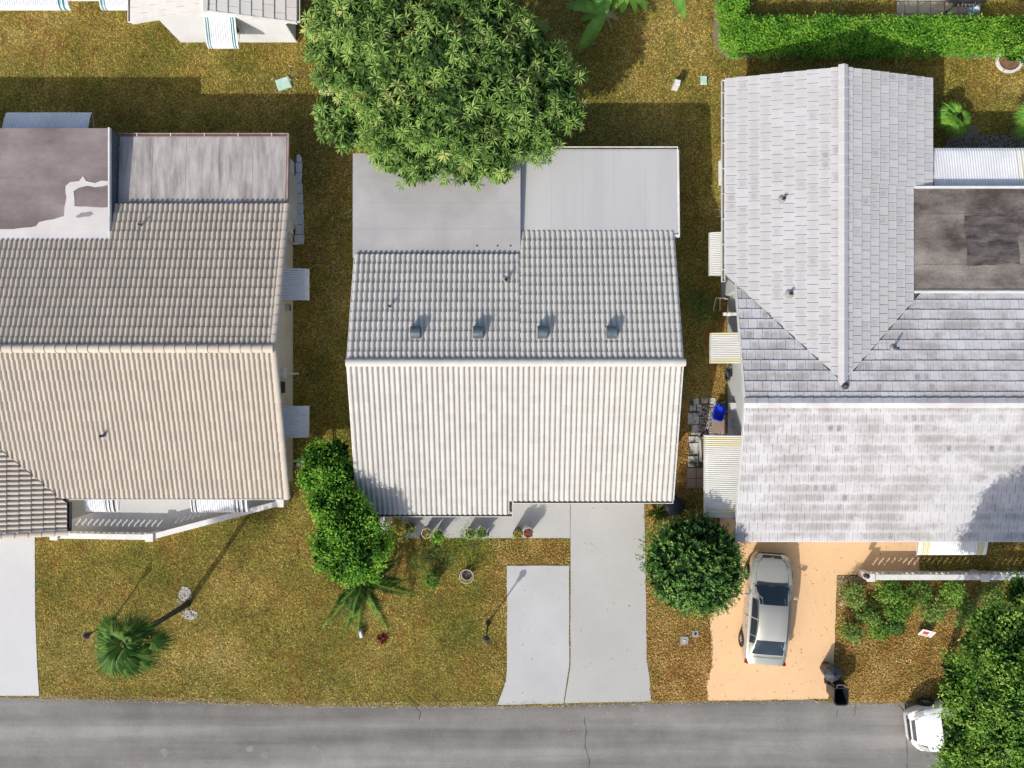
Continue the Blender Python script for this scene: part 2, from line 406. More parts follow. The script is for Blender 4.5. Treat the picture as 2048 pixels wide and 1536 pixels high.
class MB:
    def __init__(self, mtx=None):
        self.v, self.f, self.m = [], [], mtx

    def add(self, verts, faces):
        o = len(self.v)
        self.v += [tuple(self.m @ Vector(p)) if self.m else tuple(p) for p in verts]
        self.f += [tuple(i + o for i in q) for q in faces]
        return self

    def box(self, c, s, rz=0.0, top=(1, 1)):
        x, y, z = s[0] / 2, s[1] / 2, s[2] / 2
        pts = [(-x, -y, -z), (x, -y, -z), (x, y, -z), (-x, y, -z),
               (-x * top[0], -y * top[1], z), (x * top[0], -y * top[1], z), (x * top[0], y * top[1], z), (-x * top[0], y * top[1], z)]
        ca, sa = math.cos(rz), math.sin(rz)
        pts = [(c[0] + p[0] * ca - p[1] * sa, c[1] + p[0] * sa + p[1] * ca, c[2] + p[2]) for p in pts]
        return self.add(pts, [(3, 2, 1, 0), (4, 5, 6, 7), (0, 1, 5, 4), (1, 2, 6, 5), (2, 3, 7, 6), (3, 0, 4, 7)])

    def bx(self, x0, x1, y0, y1, z0, z1):
        return self.box(((x0 + x1) / 2, (y0 + y1) / 2, (z0 + z1) / 2), (abs(x1 - x0), abs(y1 - y0), abs(z1 - z0)))

    def prism(self, poly, z0, z1):
        n = len(poly)
        a = sum(poly[i][0] * poly[(i + 1) % n][1] - poly[(i + 1) % n][0] * poly[i][1] for i in range(n))
        if a < 0:
            poly = poly[::-1]
        pts = [(p[0], p[1], z0) for p in poly] + [(p[0], p[1], z1) for p in poly]
        fs = [tuple(range(n - 1, -1, -1)), tuple(range(n, 2 * n))]
        fs += [(i, (i + 1) % n, n + (i + 1) % n, n + i) for i in range(n)]
        return self.add(pts, fs)

    def tube(self, pts, r, n=6):
        pts = [Vector(p) for p in pts]
        rr = r if isinstance(r, (list, tuple)) else [r] * len(pts)
        vs_, fs = [], []
        for i, p in enumerate(pts):
            d = (pts[min(i + 1, len(pts) - 1)] - pts[max(i - 1, 0)]).normalized()
            a = d.cross(Vector((0, 0, 1)) if abs(d.z) < 0.9 else Vector((1, 0, 0))).normalized()
            b_ = d.cross(a)
            for k in range(n):
                t = 2 * math.pi * k / n
                vs_.append(p + (a * math.cos(t) + b_ * math.sin(t)) * rr[i])
        for i in range(len(pts) - 1):
            for k in range(n):
                fs.append((i * n + k, i * n + (k + 1) % n, (i + 1) * n + (k + 1) % n, (i + 1) * n + k))
        fs.append(tuple(range(n - 1, -1, -1)))
        fs.append(tuple((len(pts) - 1) * n + k for k in range(n)))
        return self.add(vs_, fs)

    def lathe(self, prof, c, n=16, cap0=True, cap1=True):
        vs_, fs = [], []
        for r_, z in prof:
            for k in range(n):
                t = 2 * math.pi * k / n
                vs_.append((c[0] + r_ * math.cos(t), c[1] + r_ * math.sin(t), c[2] + z))
        for i in range(len(prof) - 1):
            for k in range(n):
                fs.append((i * n + k, i * n + (k + 1) % n, (i + 1) * n + (k + 1) % n, (i + 1) * n + k))
        if cap0:
            fs.append(tuple(range(n - 1, -1, -1)))
        if cap1:
            fs.append(tuple((len(prof) - 1) * n + k for k in range(n)))
        return self.add(vs_, fs)

    def grid(self, fn, nu, nv, flip=False):
        vs_ = [fn(i / nu, j / nv) for j in range(nv + 1) for i in range(nu + 1)]
        fs = []
        for j in range(nv):
            for i in range(nu):
                q = (j * (nu + 1) + i, j * (nu + 1) + i + 1, (j + 1) * (nu + 1) + i + 1, (j + 1) * (nu + 1) + i)
                fs.append(q[::-1] if flip else q)
        return self.add(vs_, fs)

    def build(self, name, mat, parent=None, smooth=False, bevel=0.0, **props):
        me = bpy.data.meshes.new(name)
        P = np.array(self.v, dtype=float)
        if parent is None:
            org = Vector(((P[:, 0].min() + P[:, 0].max()) / 2, (P[:, 1].min() + P[:, 1].max()) / 2, P[:, 2].min()))
        else:
            org = ORG[parent.name]
        P = P - np.array(org)
        me.from_pydata(P.tolist(), [], self.f)
        return link(name, me, mat, parent, org, smooth, bevel, **props)


def link(name, me, mat, parent, org, smooth=False, bevel=0.0, **props):
    me.materials.append(M[mat] if isinstance(mat, str) else mat)
    if smooth:
        me.polygons.foreach_set('use_smooth', [True] * len(me.polygons))
        try:
            me.set_sharp_from_angle(angle=R(40))
        except Exception:
            pass
    me.update()
    o = bpy.data.objects.new(name, me)
    COL.objects.link(o)
    if parent is None:
        o.location = org
    else:
        o.parent = parent
    ORG[o.name] = org
    if bevel:
        bm_ = o.modifiers.new('bevel', 'BEVEL')
        bm_.width = bevel
        bm_.segments = 2
        bm_.limit_method = 'ANGLE'
    for k, val in props.items():
        o[k] = val
    return o


def thing(name, loc, label, cat, group=None):
    o = bpy.data.objects.new(name, None)
    COL.objects.link(o)
    o.location = loc
    o.empty_display_size = 0.3
    ORG[o.name] = Vector(loc)
    o['label'] = label
    o['category'] = cat
    if group:
        o['group'] = group
    return o


def tag(o, label, cat, group=None):
    o['label'] = label
    o['category'] = cat
    if group:
        o['group'] = group
    return o


def pxpoly(pts, z=0.0):
    return [W(x, y, z).xy[:] for x, y in pts]


def wobble(poly, step=0.35, amp=0.03, seed=1, closed=True):
    """split the edges of a polygon and shake the points a little"""
    rd = random.Random(seed)
    out = []
    n = len(poly)
    for i in range(n if closed else n - 1):
        a, b = Vector(poly[i]), Vector(poly[(i + 1) % n])
        k = max(1, int((b - a).length / step))
        nrm = Vector((-(b - a).y, (b - a).x)).normalized()
        for j in range(k):
            p = a.lerp(b, j / k)
            out.append(tuple(p + nrm * (rd.uniform(-amp, amp) if j else 0)))
    return out


def inside(P, poly):
    """vectorised point in polygon"""
    x, y = P[:, 0], P[:, 1]
    r = np.zeros(len(P), bool)
    n = len(poly)
    j = n - 1
    for i in range(n):
        xi, yi = poly[i]
        xj, yj = poly[j]
        if yi != yj:
            c = ((yi > y) != (yj > y)) & (x < (xj - xi) * (y - yi) / (yj - yi) + xi)
            r ^= c
        j = i
    return r

# ================================================================ ground, road, pavements
def struct(mb, name, mat, parent=None, **k):
    o = mb.build(name, mat, parent, **k)
    if parent is None:
        o['kind'] = 'structure'
    return o


LAWN = struct(MB().prism([(-260, -260), (260, -260), (260, 260), (-260, 260)], -0.5, 0.0), 'ground', 'lawn')
road_edge = [(-900, 1385), (0, 1394), (80, 1396), (150, 1397), (240, 1399), (330, 1400), (480, 1406), (620, 1410), (800, 1411), (1000, 1411), (1130, 1409), (1300, 1405),
             (1420, 1403), (1600, 1399), (1700, 1405), (1820, 1405), (1900, 1403), (2048, 1400), (2900, 1395)]
road_poly = wobble(pxpoly(road_edge), 0.4, 0.035, 3, False) + [(40, -30), (-40, -30)]
road_poly = [p for p in road_poly if -60 < p[0] < 60]
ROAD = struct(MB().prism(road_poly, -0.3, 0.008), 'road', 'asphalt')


def ribbon(pts, w, z, seed=0):
    rd = random.Random(seed)
    pts = [Vector(W(*p).xy) for p in pts]
    P = []
    for a, b in zip(pts[:-1], pts[1:]):
        k = max(2, int((b - a).length / 0.12))
        P += [a.lerp(b, i / k) + Vector((rd.uniform(-.035, .035), rd.uniform(-.035, .035))) for i in range(k)]
    P.append(pts[-1])
    vs_, fs = [], []
    for i, p in enumerate(P):
        d = (P[min(i + 1, len(P) - 1)] - P[max(0, i - 1)]).normalized()
        n = Vector((-d.y, d.x)) * w * rd.uniform(0.35, 1.0) * 0.5
        vs_ += [(p.x + n.x, p.y + n.y, z), (p.x - n.x, p.y - n.y, z)]
    for i in range(len(P) - 1):
        fs.append((2 * i, 2 * i + 1, 2 * i + 3, 2 * i + 2))
    m = MB().add(vs_, [f[::-1] for f in fs])
    return m


for i, pts in enumerate([[(1168, 1435), (1172, 1460), (1169, 1490), (1178, 1520), (1180, 1560)],
                         [(1808, 1402), (1814, 1430), (1812, 1465), (1815, 1500), (1813, 1560)],
                         [(1780, 1402), (1800, 1412), (1814, 1430)], [(1676, 1420), (1672, 1436)], [(1712, 1408), (1708, 1432)],
                         [(820, 1400), (840, 1425), (838, 1440)]]):
    ribbon(pts, 0.035, 0.0125, i).build('crack', 'seam', ROAD)
M['road_patch'] = surf('pale_road_patch', (0.27, 0.26, 0.245), (0.20, 0.19, 0.18), 3, 0.9, lo=.3, hi=.7, fine=.3)
for i, (cx, cy, rx, ry) in enumerate([(1562, 1447, 11, 15), (1285, 1416, 8, 8), (1300, 1424, 5, 4), (500, 1498, 9, 7), (530, 1510, 8, 8), (628, 1497, 8, 7), (330, 1504, 9, 9)]):
    rd = random.Random(i)
    poly = [W(cx + rx * rd.uniform(.6, 1.15) * math.cos(t), cy + ry * rd.uniform(.6, 1.15) * math.sin(t)).xy[:] for t in [k * math.pi / 9 for k in range(18)]]
    MB().prism(poly, 0.009, 0.0125).build('patch', 'road_patch', ROAD)

P_slab = pxpoly([(1014, 1131), (1138, 1131), (1138.5, 1330), (1135, 1352), (1127, 1406), (995, 1409), (1004, 1385), (1012, 1362), (1014, 1335)])
P_drive = pxpoly([(1141, 940), (1286, 940), (1288, 1003), (1292, 1200), (1293, 1320), (1298, 1350), (1302, 1402), (1129, 1406), (1138, 1350), (1141, 1330)])
P_walk = pxpoly([(760, 940), (1140, 940), (1140, 1076), (780, 1076), (760, 1060)])
P_left = pxpoly([(-120, 1000), (70, 1000), (71, 1230), (75, 1330), (79, 1391), (-120, 1391)])
P_peach = wobble(pxpoly([(1466, 1000), (1840, 1000), (1838, 1146), (1673, 1150), (1671, 1230), (1667, 1330), (1664, 1365), (1655, 1397), (1415, 1401), (1413, 1370), (1424, 1330), (1420, 1230), (1430, 1180), (1440, 1030)]), 0.5, 0.02, 5)
struct(MB().prism(wobble(P_slab, .5, .01, 1), -0.2, 0.035), 'driveway', 'conc_blue')
struct(MB().prism(wobble(P_drive, .5, .008, 2), -0.2, 0.03), 'driveway', 'conc_grey')
struct(MB().prism(P_walk, -0.2, 0.026), 'walkway', 'conc_grey')
struct(MB().prism(P_left, -0.2, 0.03), 'driveway', 'conc_white')
struct(MB().prism(P_peach, -0.2, 0.03), 'driveway', 'conc_peach')
P_porch = pxpoly([(120, 960), (575, 960), (572, 1003), (330, 1070), (120, 1070)])
struct(MB().prism(P_porch, -0.2, 0.06), 'porch_floor', 'conc_white')
P_mulch1 = wobble(pxpoly([(1428, -60), (1442, -60), (1442, 60), (1446, 95), (1500, 104), (1800, 101), (1985, 97), (2120, 97), (2120, 118), (2000, 118), (1940, 116), (1860, 110), (1500, 118), (1455, 118), (1436, 105), (1426, 80)]), 0.4, 0.04, 8)
struct(MB().prism(P_mulch1, -0.1, 0.008), 'mulch_path', 'mulch_path')
P_bed = pxpoly([(1674, 1152), (2100, 1152), (2100, 1280), (1960, 1280), (1900, 1250), (1840, 1245), (1780, 1290), (1674, 1290)])
P_gravel = wobble(pxpoly([(1398, 812), (1450, 800), (1458, 868), (1398, 880)]), 0.3, 0.05, 4)
struct(MB().prism(P_gravel, -0.1, 0.010), 'gravel_bed', 'soil')

# concrete paver pad behind the hedge, worn pavers beside the houses
PAD = struct(MB().prism(pxpoly([(1792, -40), (1960, -40), (1958, 46), (1800, 46)]), -0.1, 0.006), 'patio', 'soil')
for i, x in enumerate([1793, 1810, 1836, 1862, 1889, 1916, 1943]):
    x1 = [1808.5, 1834.5, 1860.5, 1887.5, 1914.5, 1941.5, 1960][i]
    for y0, y1 in ((-30, 2.5), (4, 28), (29.5, 54)):
        MB().prism(pxpoly([(x, y0), (x1, y0), (x1, y1), (x, y1)]), 0.0, 0.03 + random.uniform(-.004, .006)).build('paver', 'paver', PAD, bevel=0.006)
PATH = struct(MB().prism(pxpoly([(588, 311), (605, 311), (607, 489), (588, 489)]), -0.1, 0.007), 'side_path', 'soil')
ys = [309, 325, 346, 367, 387, 408, 428, 449, 469, 489]
for i in range(9):
    xr = [604, 604.5, 604, 605, 606, 607, 608, 608, 608.5][i]
    xl = [594, 592, 591, 590, 590, 590, 590, 591, 589][i]
    q = [(xl, ys[i] + 1), (xr - (4 if i == 0 else 0), ys[i] + .5), (xr + .5, ys[i] + (9 if i == 0 else 1)), (xr + random.uniform(-1, 1), ys[i + 1] - .5), (xl, ys[i + 1] - .5)]
    MB().prism(wobble(pxpoly(q), .1, .008, i), 0.0, 0.045 + random.uniform(-.004, .004)).build('paver', 'paver_white', PATH, bevel=0.006)
STEP = struct(MB().prism(pxpoly([(1380, 800), (1408, 800), (1408, 975), (1380, 975)]), -0.1, 0.007), 'stepping_path', 'soil')
for i, (x0, y0, x1, y1, m_) in enumerate([(1385, 797, 1398, 808, 'stone_worn'), (1402, 796, 1415, 806, 'stone_worn'), (1418, 796, 1431, 807, 'stone_worn'),
                                          (1379, 809, 1391, 823, 'stone_worn'), (1393, 809, 1403, 822, 'stone_worn'), (1375, 826, 1397, 848, 'stone_worn'),
                                          (1382, 850, 1397, 869, 'stone_worn'), (1377, 872, 1395, 884, 'stone_worn'), (1378, 886, 1396, 908, 'stone_worn'), (1376, 912, 1396, 934, 'stone_worn'),
                                          (1373, 936, 1391.5, 956, 'paver_pink'), (1392.5, 936, 1410, 956, 'paver_pink'), (1373, 957, 1391.5, 976, 'paver_pink'), (1392.5, 957, 1410, 976, 'paver_pink'),
                                          (1424, 838, 1452, 866, 'paver_pink')]):
    q = pxpoly([(x0, y0), (x1, y0), (x1, y1), (x0, y1)])
    MB().prism(wobble(q, .12, .018 if m_ == 'stone_worn' else .004, i), 0.0, 0.05 + random.uniform(-.01, .01)).build('paver', m_, STEP, bevel=0.008)


# ================================================================ roofs
def tile_geo(kind, tw, ln):
    """local tile: x across, y up the slope, z out of the roof"""
    V_, Fc, UV = [], [], []
    if kind == 's':                                     # two barrels and two pans
        prof = []
        p = tw / 2
        for b in range(2):
            for t, h in ((0.0, 0.0), (0.07, 0.038), (0.24, 0.066), (0.48, 0.074), (0.66, 0.058), (0.73, 0.0)):
                prof.append((b * p + t * p, h))
        prof.append((tw, 0.0))
        lift, th = 0.045, 0.022
        n = len(prof)
        for x, h in prof:
            V_.append((x, 0, h + lift))
        for x, h in prof:
            V_.append((x, ln, h + 0.0))
        for x, h in prof:
            V_.append((x, 0, h + lift))
        for x, h in prof:
            V_.append((x, 0.0, h + lift - th - 0.028))
        for i in range(n - 1):
            Fc.append((i, i + 1, n + i + 1, n + i))
            UV.append([(prof[i][0] / tw, 0), (prof[i + 1][0] / tw, 0), (prof[i + 1][0] / tw, 1), (prof[i][0] / tw, 1)])
            Fc.append((3 * n + i, 3 * n + i + 1, 2 * n + i + 1, 2 * n + i))
            UV.append([(0, 0)] * 4)
        return V_, Fc, UV
    g, lift = 0.009, 0.048
    x0, x1 = g, tw - g
    V_ = [(x0, 0, lift), (x1, 0, lift), (x1, ln, 0.004), (x0, ln, 0.004), (x0, 0, -0.0), (x1, 0, -0.0), (x1, ln, -0.03), (x0, ln, -0.03)]
    Fc = [(0, 1, 2, 3), (4, 5, 1, 0), (5, 6, 2, 1), (7, 4, 0, 3)]
    UV = [[(0, 0), (1, 0), (1, 1), (0, 1)], [(0, 0)] * 4, [(0, 0)] * 4, [(0, 0)] * 4]
    return V_, Fc, UV


TILE_MESH = {}


def tile_mesh(kind, tw, ln, mat):
    key = (kind, round(tw, 4), round(ln, 4), mat)
    if key not in TILE_MESH:
        v, f, uv = tile_geo(kind, tw, ln)
        me = bpy.data.meshes.new('tile')
        me.from_pydata(v, [], f)
        ul = me.uv_layers.new(name='UVMap')
        k = 0
        for poly, u in zip(me.polygons, uv):
            for c in u:
                ul.data[k].uv = c
                k += 1
            poly.use_smooth = (kind == 's')
        me.materials.append(M[mat])
        TILE_MESH[key] = me
    return TILE_MESH[key]


class Roof:
    def __init__(self, house, mats):
        self.house, self.mats = house, mats
        self.full = []
        self.bm = bmesh.new()
        self.bm.loops.layers.uv.new('UVMap')
        self.bm.faces.layers.float.new('trand')

    def _emit(self, bm, Mx, kind, tw, ln, mi):
        uvl = bm.loops.layers.uv['UVMap']
        tl = bm.faces.layers.float['trand']
        v, f, uv = tile_geo(kind, tw, ln)
        vs_ = [bm.verts.new(Mx @ Vector(p)) for p in v]
        t = random.random()
        for q, u in zip(f, uv):
            fc = bm.faces.new([vs_[i] for i in q])
            fc[tl] = t
            fc.material_index = mi
            fc.smooth = (kind == 's')
            for lp, c in zip(fc.loops, u):
                lp[uvl].uv = c

    def plane(self, A, u, v, U, V, tw, rows, kind, mi=0, clips=(), stagger=False, deck_drop=0.03, jitter=0.004):
        A, u, v = Vector(A), Vector(u).normalized(), Vector(v).normalized()
        n = u.cross(v)
        B = Matrix(((u.x, v.x, n.x), (u.y, v.y, n.y), (u.z, v.z, n.z))).to_4x4()
        cols = max(1, round(U / tw))
        tw = U / cols
        ex = V / rows
        ln = ex + 0.05
        part = bmesh.new()
        part.loops.layers.uv.new('UVMap')
        part.faces.layers.float.new('trand')
        for r_ in range(rows):
            off = tw / 2 if (stagger and r_ % 2) else 0.0
            for c in range(-1 if off else 0, cols):
                x0 = c * tw + off
                cut = x0 < -1e-4 or x0 + tw > U + 1e-4
                P = A + u * x0 + v * (r_ * ex)
                Mx = Matrix.Translation(P + n * random.uniform(-jitter, jitter)) @ B
                corners = [P, P + u * tw, P + u * tw + v * ex, P + v * ex]
                st = 'in'
                for pt, nn in clips:
                    d = [(q - pt).dot(nn) for q in corners]
                    if min(d) >= -1e-4:
                        st = 'out'
                        break
                    if max(d) > 1e-4:
                        st = 'cut'
                if st == 'out':
                    continue
                if st == 'cut' or cut:
                    self._emit(part, Mx, kind, tw, ln, mi)
                else:
                    self.full.append((Mx, kind, tw, ln, mi))
        for pt, nn in list(clips) + [(A, -u), (A + u * U, u)]:
            g = part.verts[:] + part.edges[:] + part.faces[:]
            if g:
                bmesh.ops.bisect_plane(part, geom=g, plane_co=pt, plane_no=nn, clear_outer=True)
        tmp = bpy.data.meshes.new('tmp')
        part.to_mesh(tmp)
        part.free()
        self.bm.from_mesh(tmp)
        bpy.data.meshes.remove(tmp)
        # the sheathing under the tiles
        db = bmesh.new()
        qs = [A, A + u * U, A + u * U + v * V, A + v * V]
        db.faces.new([db.verts.new(q - n * deck_drop) for q in qs])
        for pt, nn in clips:
            g = db.verts[:] + db.edges[:] + db.faces[:]
            if g:
                bmesh.ops.bisect_plane(db, geom=g, plane_co=pt, plane_no=nn, clear_outer=True)
        mb = MB()
        for f in db.faces:
            pts = [tuple(q.co) for q in f.verts]
            k = len(pts)
            low = [tuple(Vector(p) - Vector((0, 0, 0.10))) for p in pts]
            mb.add(pts + low, [tuple(range(k)), tuple(range(2 * k - 1, k - 1, -1))] + [(k + i, k + (i + 1) % k, (i + 1) % k, i) for i in range(k)])
        db.free()
        if mb.v:
            mb.build('roof_deck', 'deck', self.house)

    def finish(self, singles=290):
        camp = Vector((0, 0, H))

        def in_view(t):
            p = t[0].translation
            k = F / (H - p.z)
            return abs(p.x * k) < 1010 and abs(p.y * k) < 750
        self.full.sort(key=lambda t: (not in_view(t), (t[0].translation - camp).length))
        org = ORG[self.house.name]
        for Mx, kind, tw, ln, mi in self.full[:singles]:
            o = bpy.data.objects.new('tile', tile_mesh(kind, tw, ln, self.mats[mi]))
            COL.objects.link(o)
            o.parent = self.house
            o.matrix_local = Matrix.Translation(-org) @ Mx
        for Mx, kind, tw, ln, mi in self.full[singles:]:
            self._emit(self.bm, Mx, kind, tw, ln, mi)
        me = bpy.data.meshes.new('roof_tiles')
        bmesh.ops.translate(self.bm, verts=self.bm.verts[:], vec=-org)
        self.bm.to_mesh(me)
        self.bm.free()
        for k in self.mats:
            me.materials.append(M[k])
        o = bpy.data.objects.new('roof_tiles', me)
        COL.objects.link(o)
        o.parent = self.house
        o['kind'] = 'stuff'


CAP_MESH = {}


def caps(house, p0, p1, n, r, mat, seg=8, h=None, name='ridge_tile', side=None, squash=0.75):
    """a run of overlapping half-round (or, with seg=2, angular) cap tiles"""
    p0, p1 = Vector(p0), Vector(p1)
    d = (p1 - p0)
    ln = d.length / n
    d.normalize()
    key = (round(ln, 3), r, seg, mat, squash)
    if key not in CAP_MESH:
        vs_, fs = [], []
        L_ = ln + 0.05
        for y, rr in ((0, r * 1.06), (L_, r * 0.93)):
            for k in range(seg + 1):
                a = math.pi * k / seg
                vs_.append((rr * math.cos(a), y, rr * squash * math.sin(a) + (0.012 if y == 0 else 0)))
        for k in range(seg + 1):
            a = math.pi * k / seg
            vs_.append((r * 0.86 * math.cos(a), 0, r * squash * 0.86 * math.sin(a) - 0.01))
        m_ = seg + 1
        for k in range(seg):
            fs.append((k, m_ + k, m_ + k + 1, k + 1)[::-1])
            fs.append((k, k + 1, 2 * m_ + k + 1, 2 * m_ + k)[::-1])
        me = bpy.data.meshes.new(name)
        me.from_pydata(vs_, [], fs)
        me.materials.append(M[mat])
        if seg > 2:
            me.polygons.foreach_set('use_smooth', [True] * len(me.polygons))
            me.set_sharp_from_angle(angle=R(50))
        CAP_MESH[key] = me
    x = d.cross(Vector((0, 0, 1))).normalized()
    z = x.cross(d)
    B = Matrix(((x.x, d.x, z.x), (x.y, d.y, z.y), (x.z, d.z, z.z))).to_4x4()
    org = ORG[house.name]
    for i in range(n):
        o = bpy.data.objects.new(name, CAP_MESH[key])
        COL.objects.link(o)
        o.parent = house
        o.matrix_local = Matrix.Translation(p0 + d * (i * ln) - org) @ B


def gutter(house, p0, p1, out, mat='trim_white', w=0.13, h=0.11, straps=0, grime=True):
    p0, p1, out = Vector(p0), Vector(p1), Vector(out).normalized()
    d = (p1 - p0).normalized()

    def sec(a, b, z0, z1):
        q = [p0 + out * a, p1 + out * a, p1 + out * b, p0 + out * b]
        return [(*c.xy, c.z + z0) for c in q] + [(*c.xy, c.z + z1) for c in q]
    fs = [(3, 2, 1, 0), (4, 5, 6, 7), (0, 1, 5, 4), (1, 2, 6, 5), (2, 3, 7, 6), (3, 0, 4, 7)]
    m = MB()
    t = 0.02
    for a, b, z0, z1 in ((0, t, -h, 0), (w - t, w, -h, 0.005), (t, w - t, -h, -h + t)):
        m.add(sec(a, b, z0, z1), fs)
    for e0 in (p0, p1 - d * 0.02):
        q = [e0 + out * t, e0 + d * 0.02 + out * t, e0 + d * 0.02 + out * (w - t), e0 + out * (w - t)]
        m.add([(*c.xy, c.z - h + t) for c in q] + [(*c.xy, c.z) for c in q], fs)
    g = m.build('gutter', mat, house)
    if grime:
        MB().add(sec(t, w - t, -h + t + .002, -h + t + 0.02), fs).build('gutter_dirt', 'gutter_in', g)
    for i in range(straps):
        c = p0.lerp(p1, (i + 0.5) / straps)
        q = [c, c + d * 0.03, c + d * 0.03 + out * w, c + out * w]
        MB().add([(*k.xy, k.z + 0.006) for k in q] + [(*k.xy, k.z + 0.016) for k in q], fs).build('gutter_strap', 'trim_white', g)
    return g


def gable_x(house, x0, x1, y0, y1, yr, z0, zr, z1, mat):
    """wall block with a ridge along x: heights z0 at y0, zr at yr, z1 at y1"""
    pr = [(y0, 0), (y1, 0), (y1, z1), (yr, zr), (y0, z0)]
    v = [(x0, y, z) for y, z in pr] + [(x1, y, z) for y, z in pr]
    k = 5
    return MB().add(v, [tuple(range(k))[::-1], tuple(range(k, 2 * k))] + [(i, (i + 1) % k, k + (i + 1) % k, k + i) for i in range(k)]).build('wall', mat, house)


def gable_y(house, x0, x1, xr, y0, y1, z0, zr, z1, mat):
    pr = [(x0, 0), (x1, 0), (x1, z1), (xr, zr), (x0, z0)]
    v = [(x, y0, z) for x, z in pr] + [(x, y1, z) for x, z in pr]
    k = 5
    return MB().add(v, [tuple(range(k)), tuple(range(k, 2 * k))[::-1]] + [(i, (i + 1) % k, k + (i + 1) % k, k + i)[::-1] for i in range(k)]).build('wall', mat, house)


def awning(house, p0, along, out, width, proj, z0, z1, mat='awning', stripes=(), period=0.09, smat='stripe_green'):
    p0, along, out = Vector(p0), Vector(along).normalized(), Vector(out).normalized()
    ts = [0, 0.35, 0.7, 0.86, 0.95, 1.0]
    gs = [0, 0.37, 0.74, 0.90, 0.975, 1.0]
    hs = [0, 0.22, 0.46, 0.60, 0.75, 1.0]

    def piece(a, b):
        m = MB()
        n = max(2, int(round((b - a) / (period / 4))))
        vs_ = []
        for side in (0, 1):
            for t, g, h_ in zip(ts, gs, hs):
                for i in range(n + 1):
                    s = a + (b - a) * i / n
                    ph = (s / period) % 1.0
                    rib = 0.022 * (1 if 0.12 < ph < 0.6 else 0)
                    q = p0 + along * s + out * (proj * g)
                    vs_.append((q.x, q.y, z0 + (z1 - z0) * h_ + rib - side * 0.012))
        w_ = n + 1
        tot = w_ * len(ts)
        fs = []
        for j in range(len(ts) - 1):
            for i in range(n):
                q = (j * w_ + i, j * w_ + i + 1, (j + 1) * w_ + i + 1, (j + 1) * w_ + i)
                fs.append(q)
                fs.append(tuple(x + tot for x in q[::-1]))
        for i in range(n):
            k = (len(ts) - 1) * w_ + i
            fs.append((k, k + 1, k + 1 + tot, k + tot))
        for j in range(len(ts) - 1):
            fs.append((j * w_, (j + 1) * w_, (j + 1) * w_ + tot, j * w_ + tot))
            fs.append((j * w_ + n, (j + 1) * w_ + n, (j + 1) * w_ + n + tot, j * w_ + n + tot))
        m.add(vs_, fs)
        return m
    cuts = sorted([c for s in stripes for c in s] + [0, width])
    main, st = MB(), []
    for a, b in zip(cuts[:-1], cuts[1:]):
        if b - a < 1e-3:
            continue
        is_s = any(abs(a - s[0]) < 1e-4 for s in stripes)
        pc = piece(a, b)
        if is_s:
            st.append(pc)
        else:
            main.add(pc.v, pc.f)
    aw = main.build('awning', mat, house)
    for s in st:
        s.build('stripe', smat, aw)
    for s in (0.03, width - 0.03):                           # the two stays
        q0 = p0 + along * s + Vector((0, 0, 0))
        q1 = q0 + out * (proj * 0.95)
        MB().tube([(q0.x, q0.y, z1 - 0.15), (q1.x, q1.y, z1 + 0.12 * (z0 - z1))], 0.012, 5).build('stay', 'trim_white', aw)
    return aw


def window(house, c, along, out, w, h):
    """c: centre on the wall plane"""
    c, along, out = Vector(c), Vector(along), Vector(out)

    def slab(w0, w1, h0, h1, d0, d1):
        pts = []
        for d in (d0, d1):
            for a, b in ((w0, h0), (w1, h0), (w1, h1), (w0, h1)):
                q = c + along * a + out * d
                pts.append((q.x, q.y, c.z + b))
        return pts, [(0, 1, 2, 3), (7, 6, 5, 4), (0, 4, 5, 1), (1, 5, 6, 2), (2, 6, 7, 3), (3, 7, 4, 0)]
    f = MB()
    t = 0.06
    for a in ((-w / 2, w / 2, h / 2 - t, h / 2), (-w / 2, w / 2, -h / 2, -h / 2 + t), (-w / 2, -w / 2 + t, -h / 2 + t, h / 2 - t), (w / 2 - t, w / 2, -h / 2 + t, h / 2 - t), (-t / 3, t / 3, -h / 2 + t, h / 2 - t)):
        f.add(*slab(*a, 0.0, 0.05))
    wi = f.build('window', 'trim_white', house)
    for s in (-1, 1):
        a, b = sorted((s * t / 3, s * (w / 2 - t)))
        MB().add(*slab(a, b, -h / 2 + t, h / 2 - t, 0.004, 0.02)).build('pane', 'glass_house', wi)
    return wi


def vent_pipe(house, px, py, z, h=0.32, r=0.045, mat='dark_metal'):
    p = W(px, py, z)
    o = MB().lathe([(r, -0.15), (r, h), (r * .7, h), (r * .7, h - .1)], p, 10, cap1=True).build('vent_pipe', mat, house, smooth=True)
    MB().lathe([(r * 3.2, 0.02), (r * 1.6, 0.07), (r * 1.05, 0.09)], p, 10, cap1=False).build('flashing', 'pebble_dark', o, smooth=True)


X, Y, Z = Vector((1, 0, 0)), Vector((0, 1, 0)), Vector((0, 0, 1))

# ---------------------------------------------------------------- middle house
hc = thing('house', (0.1, 1.5, 0), 'white barrel-tiled house with grey flat rear roofs and four box vents', 'house')
x0, x1, yr, zr, t = -5.9, 6.12, 0.77, 4.28, 0.332


def zc(y):
    return zr - t * abs(y - yr)


